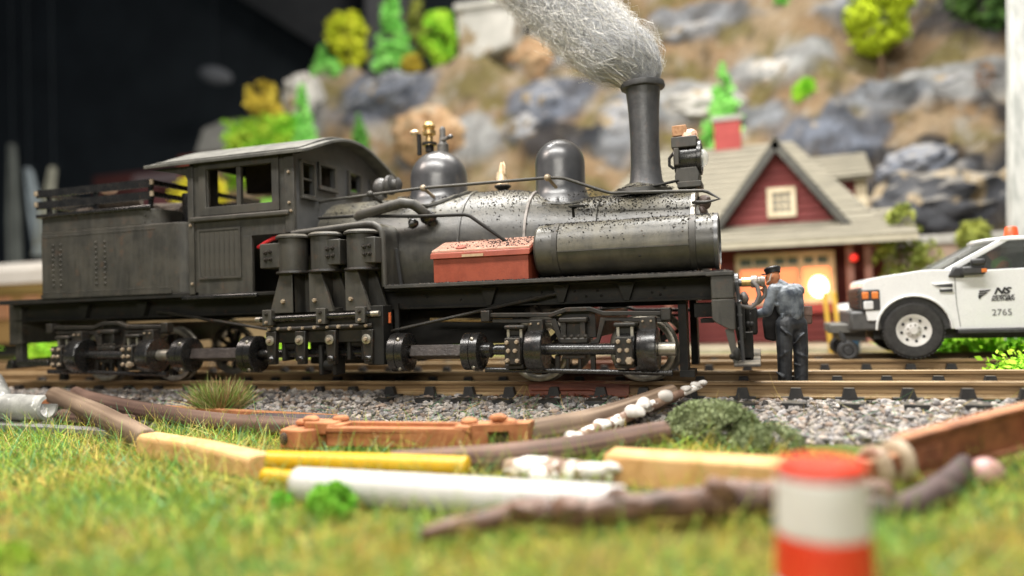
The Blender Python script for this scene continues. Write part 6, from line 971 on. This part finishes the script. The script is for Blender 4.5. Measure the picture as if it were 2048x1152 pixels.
# static grass
n = 90000; P = np.stack([rng.uniform(-1, 1, n), rng.uniform(2.6, 8.5, n)**1., np.zeros(n)], 1); cx = -.33*P[:, 1]; P[:, 0] = cx+P[:, 0]*(.98*P[:, 1]+.6)*1.0
pn = np.array([mn.noise(Vector((p[0]*.9, p[1]*.9, 0)))+.5*mn.noise(Vector((p[0]*2.6, p[1]*2.6, 5))) for p in P]); edge = 8.1+.3*np.array([mn.noise(Vector((x*.8, 0, 2))) for x in P[:, 0]]); keep = (P[:, 1] < edge-np.clip(P[:, 0]+1.5, 0, 2)*.18) & (rng.uniform(-.55, .45, n) < pn+.08); P, pn = P[keep], pn[keep]; n = len(P)
P[:, 2] = np.interp(P[:, 1], [p[0] for p in GP], [p[1] for p in GP])-.01
D = rng.normal(0, .6, (n, 3)); D[:, 2] = rng.uniform(.35, 1.1, n)
V, F, k = blades(P, D, np.where(rng.uniform(0, 1, n) < .12, rng.uniform(.22, .42, n), rng.uniform(.05, .19, n))*np.interp(P[:, 1], [3, 7], [.7, 1.0]), rng.uniform(.0035, .0075, n), .25)
gc = np.array([(.16, .31, .05), (.31, .39, .055), (.46, .42, .07), (.54, .40, .09), (.12, .31, .13), (.27, .19, .07), (.28, .45, .06)]); wgt = np.stack([np.clip(.16+pn*.3, .02, 1), np.full(n, .2), np.clip(.22-pn*.25, .02, 1), np.clip(.2-pn*.35, .02, 1), np.clip(.1+pn*.2, .01, 1), np.clip(.08-pn*.2, .01, 1), np.clip(.12+pn*.3, .01, 1)], 1); wgt = np.cumsum(wgt/wgt.sum(1, keepdims=True), 1); ci = (rng.uniform(0, 1, (n, 1)) > wgt).sum(1).clip(0, 6)
gso = npmesh('grass', V, F, GRS, tint=np.repeat(gc[ci]*rng.uniform(.65, 1.3, (n, 1)), k, 0), kind='stuff'); tag(gso, 'green and yellow static grass fibres covering the foreground', 'grass')
n = 2600; P = np.stack([rng.uniform(-1, 1, n), rng.uniform(5.5, 8.3, n), np.zeros(n)], 1); P[:, 0] = -.33*P[:, 1]+P[:, 0]*P[:, 1]; P[:, 2] = np.interp(P[:, 1], [p[0] for p in GP], [p[1] for p in GP]); P = P[(P[:, 0] < -2.2)]; n = len(P); D = rng.normal(0, .55, (n, 3)); D[:, 2] = rng.uniform(.5, 1, n); V, F, k = blades(P, D, rng.uniform(.22, .46, n), .0042, .15)
lg = npmesh('long_grass', V, F, GRS, tint=np.repeat(np.array([(.14, .36, .12), (.56, .42, .12), (.46, .42, .08), (.12, .34, .18), (.62, .50, .20), (.24, .44, .08)])[rng.integers(0, 6, n)], k, 0), kind='stuff'); tag(lg, 'long single grass fibres standing out of the turf at the left', 'grass')
n = 900; P = np.stack([rng.uniform(-12, 3.5, n), rng.uniform(8.2, 9.75, n), np.zeros(n)], 1); P[:, 2] = np.interp(P[:, 1], [p[0] for p in GP], [p[1] for p in GP])+.05; D = rng.normal(0, 1, (n, 3)); D[:, 2] = rng.uniform(.05, .7, n); V, F, k = blades(P, D, rng.uniform(.1, .3, n), .004, .3)
so = npmesh('stray_fibres', V, F, GRS, tint=np.repeat(np.array([(.10, .30, .12), (.46, .34, .12), (.30, .28, .08), (.08, .28, .16)])[rng.integers(0, 4, n)], k, 0), kind='stuff'); tag(so, 'stray green and straw grass fibres on the ballast', 'grass')
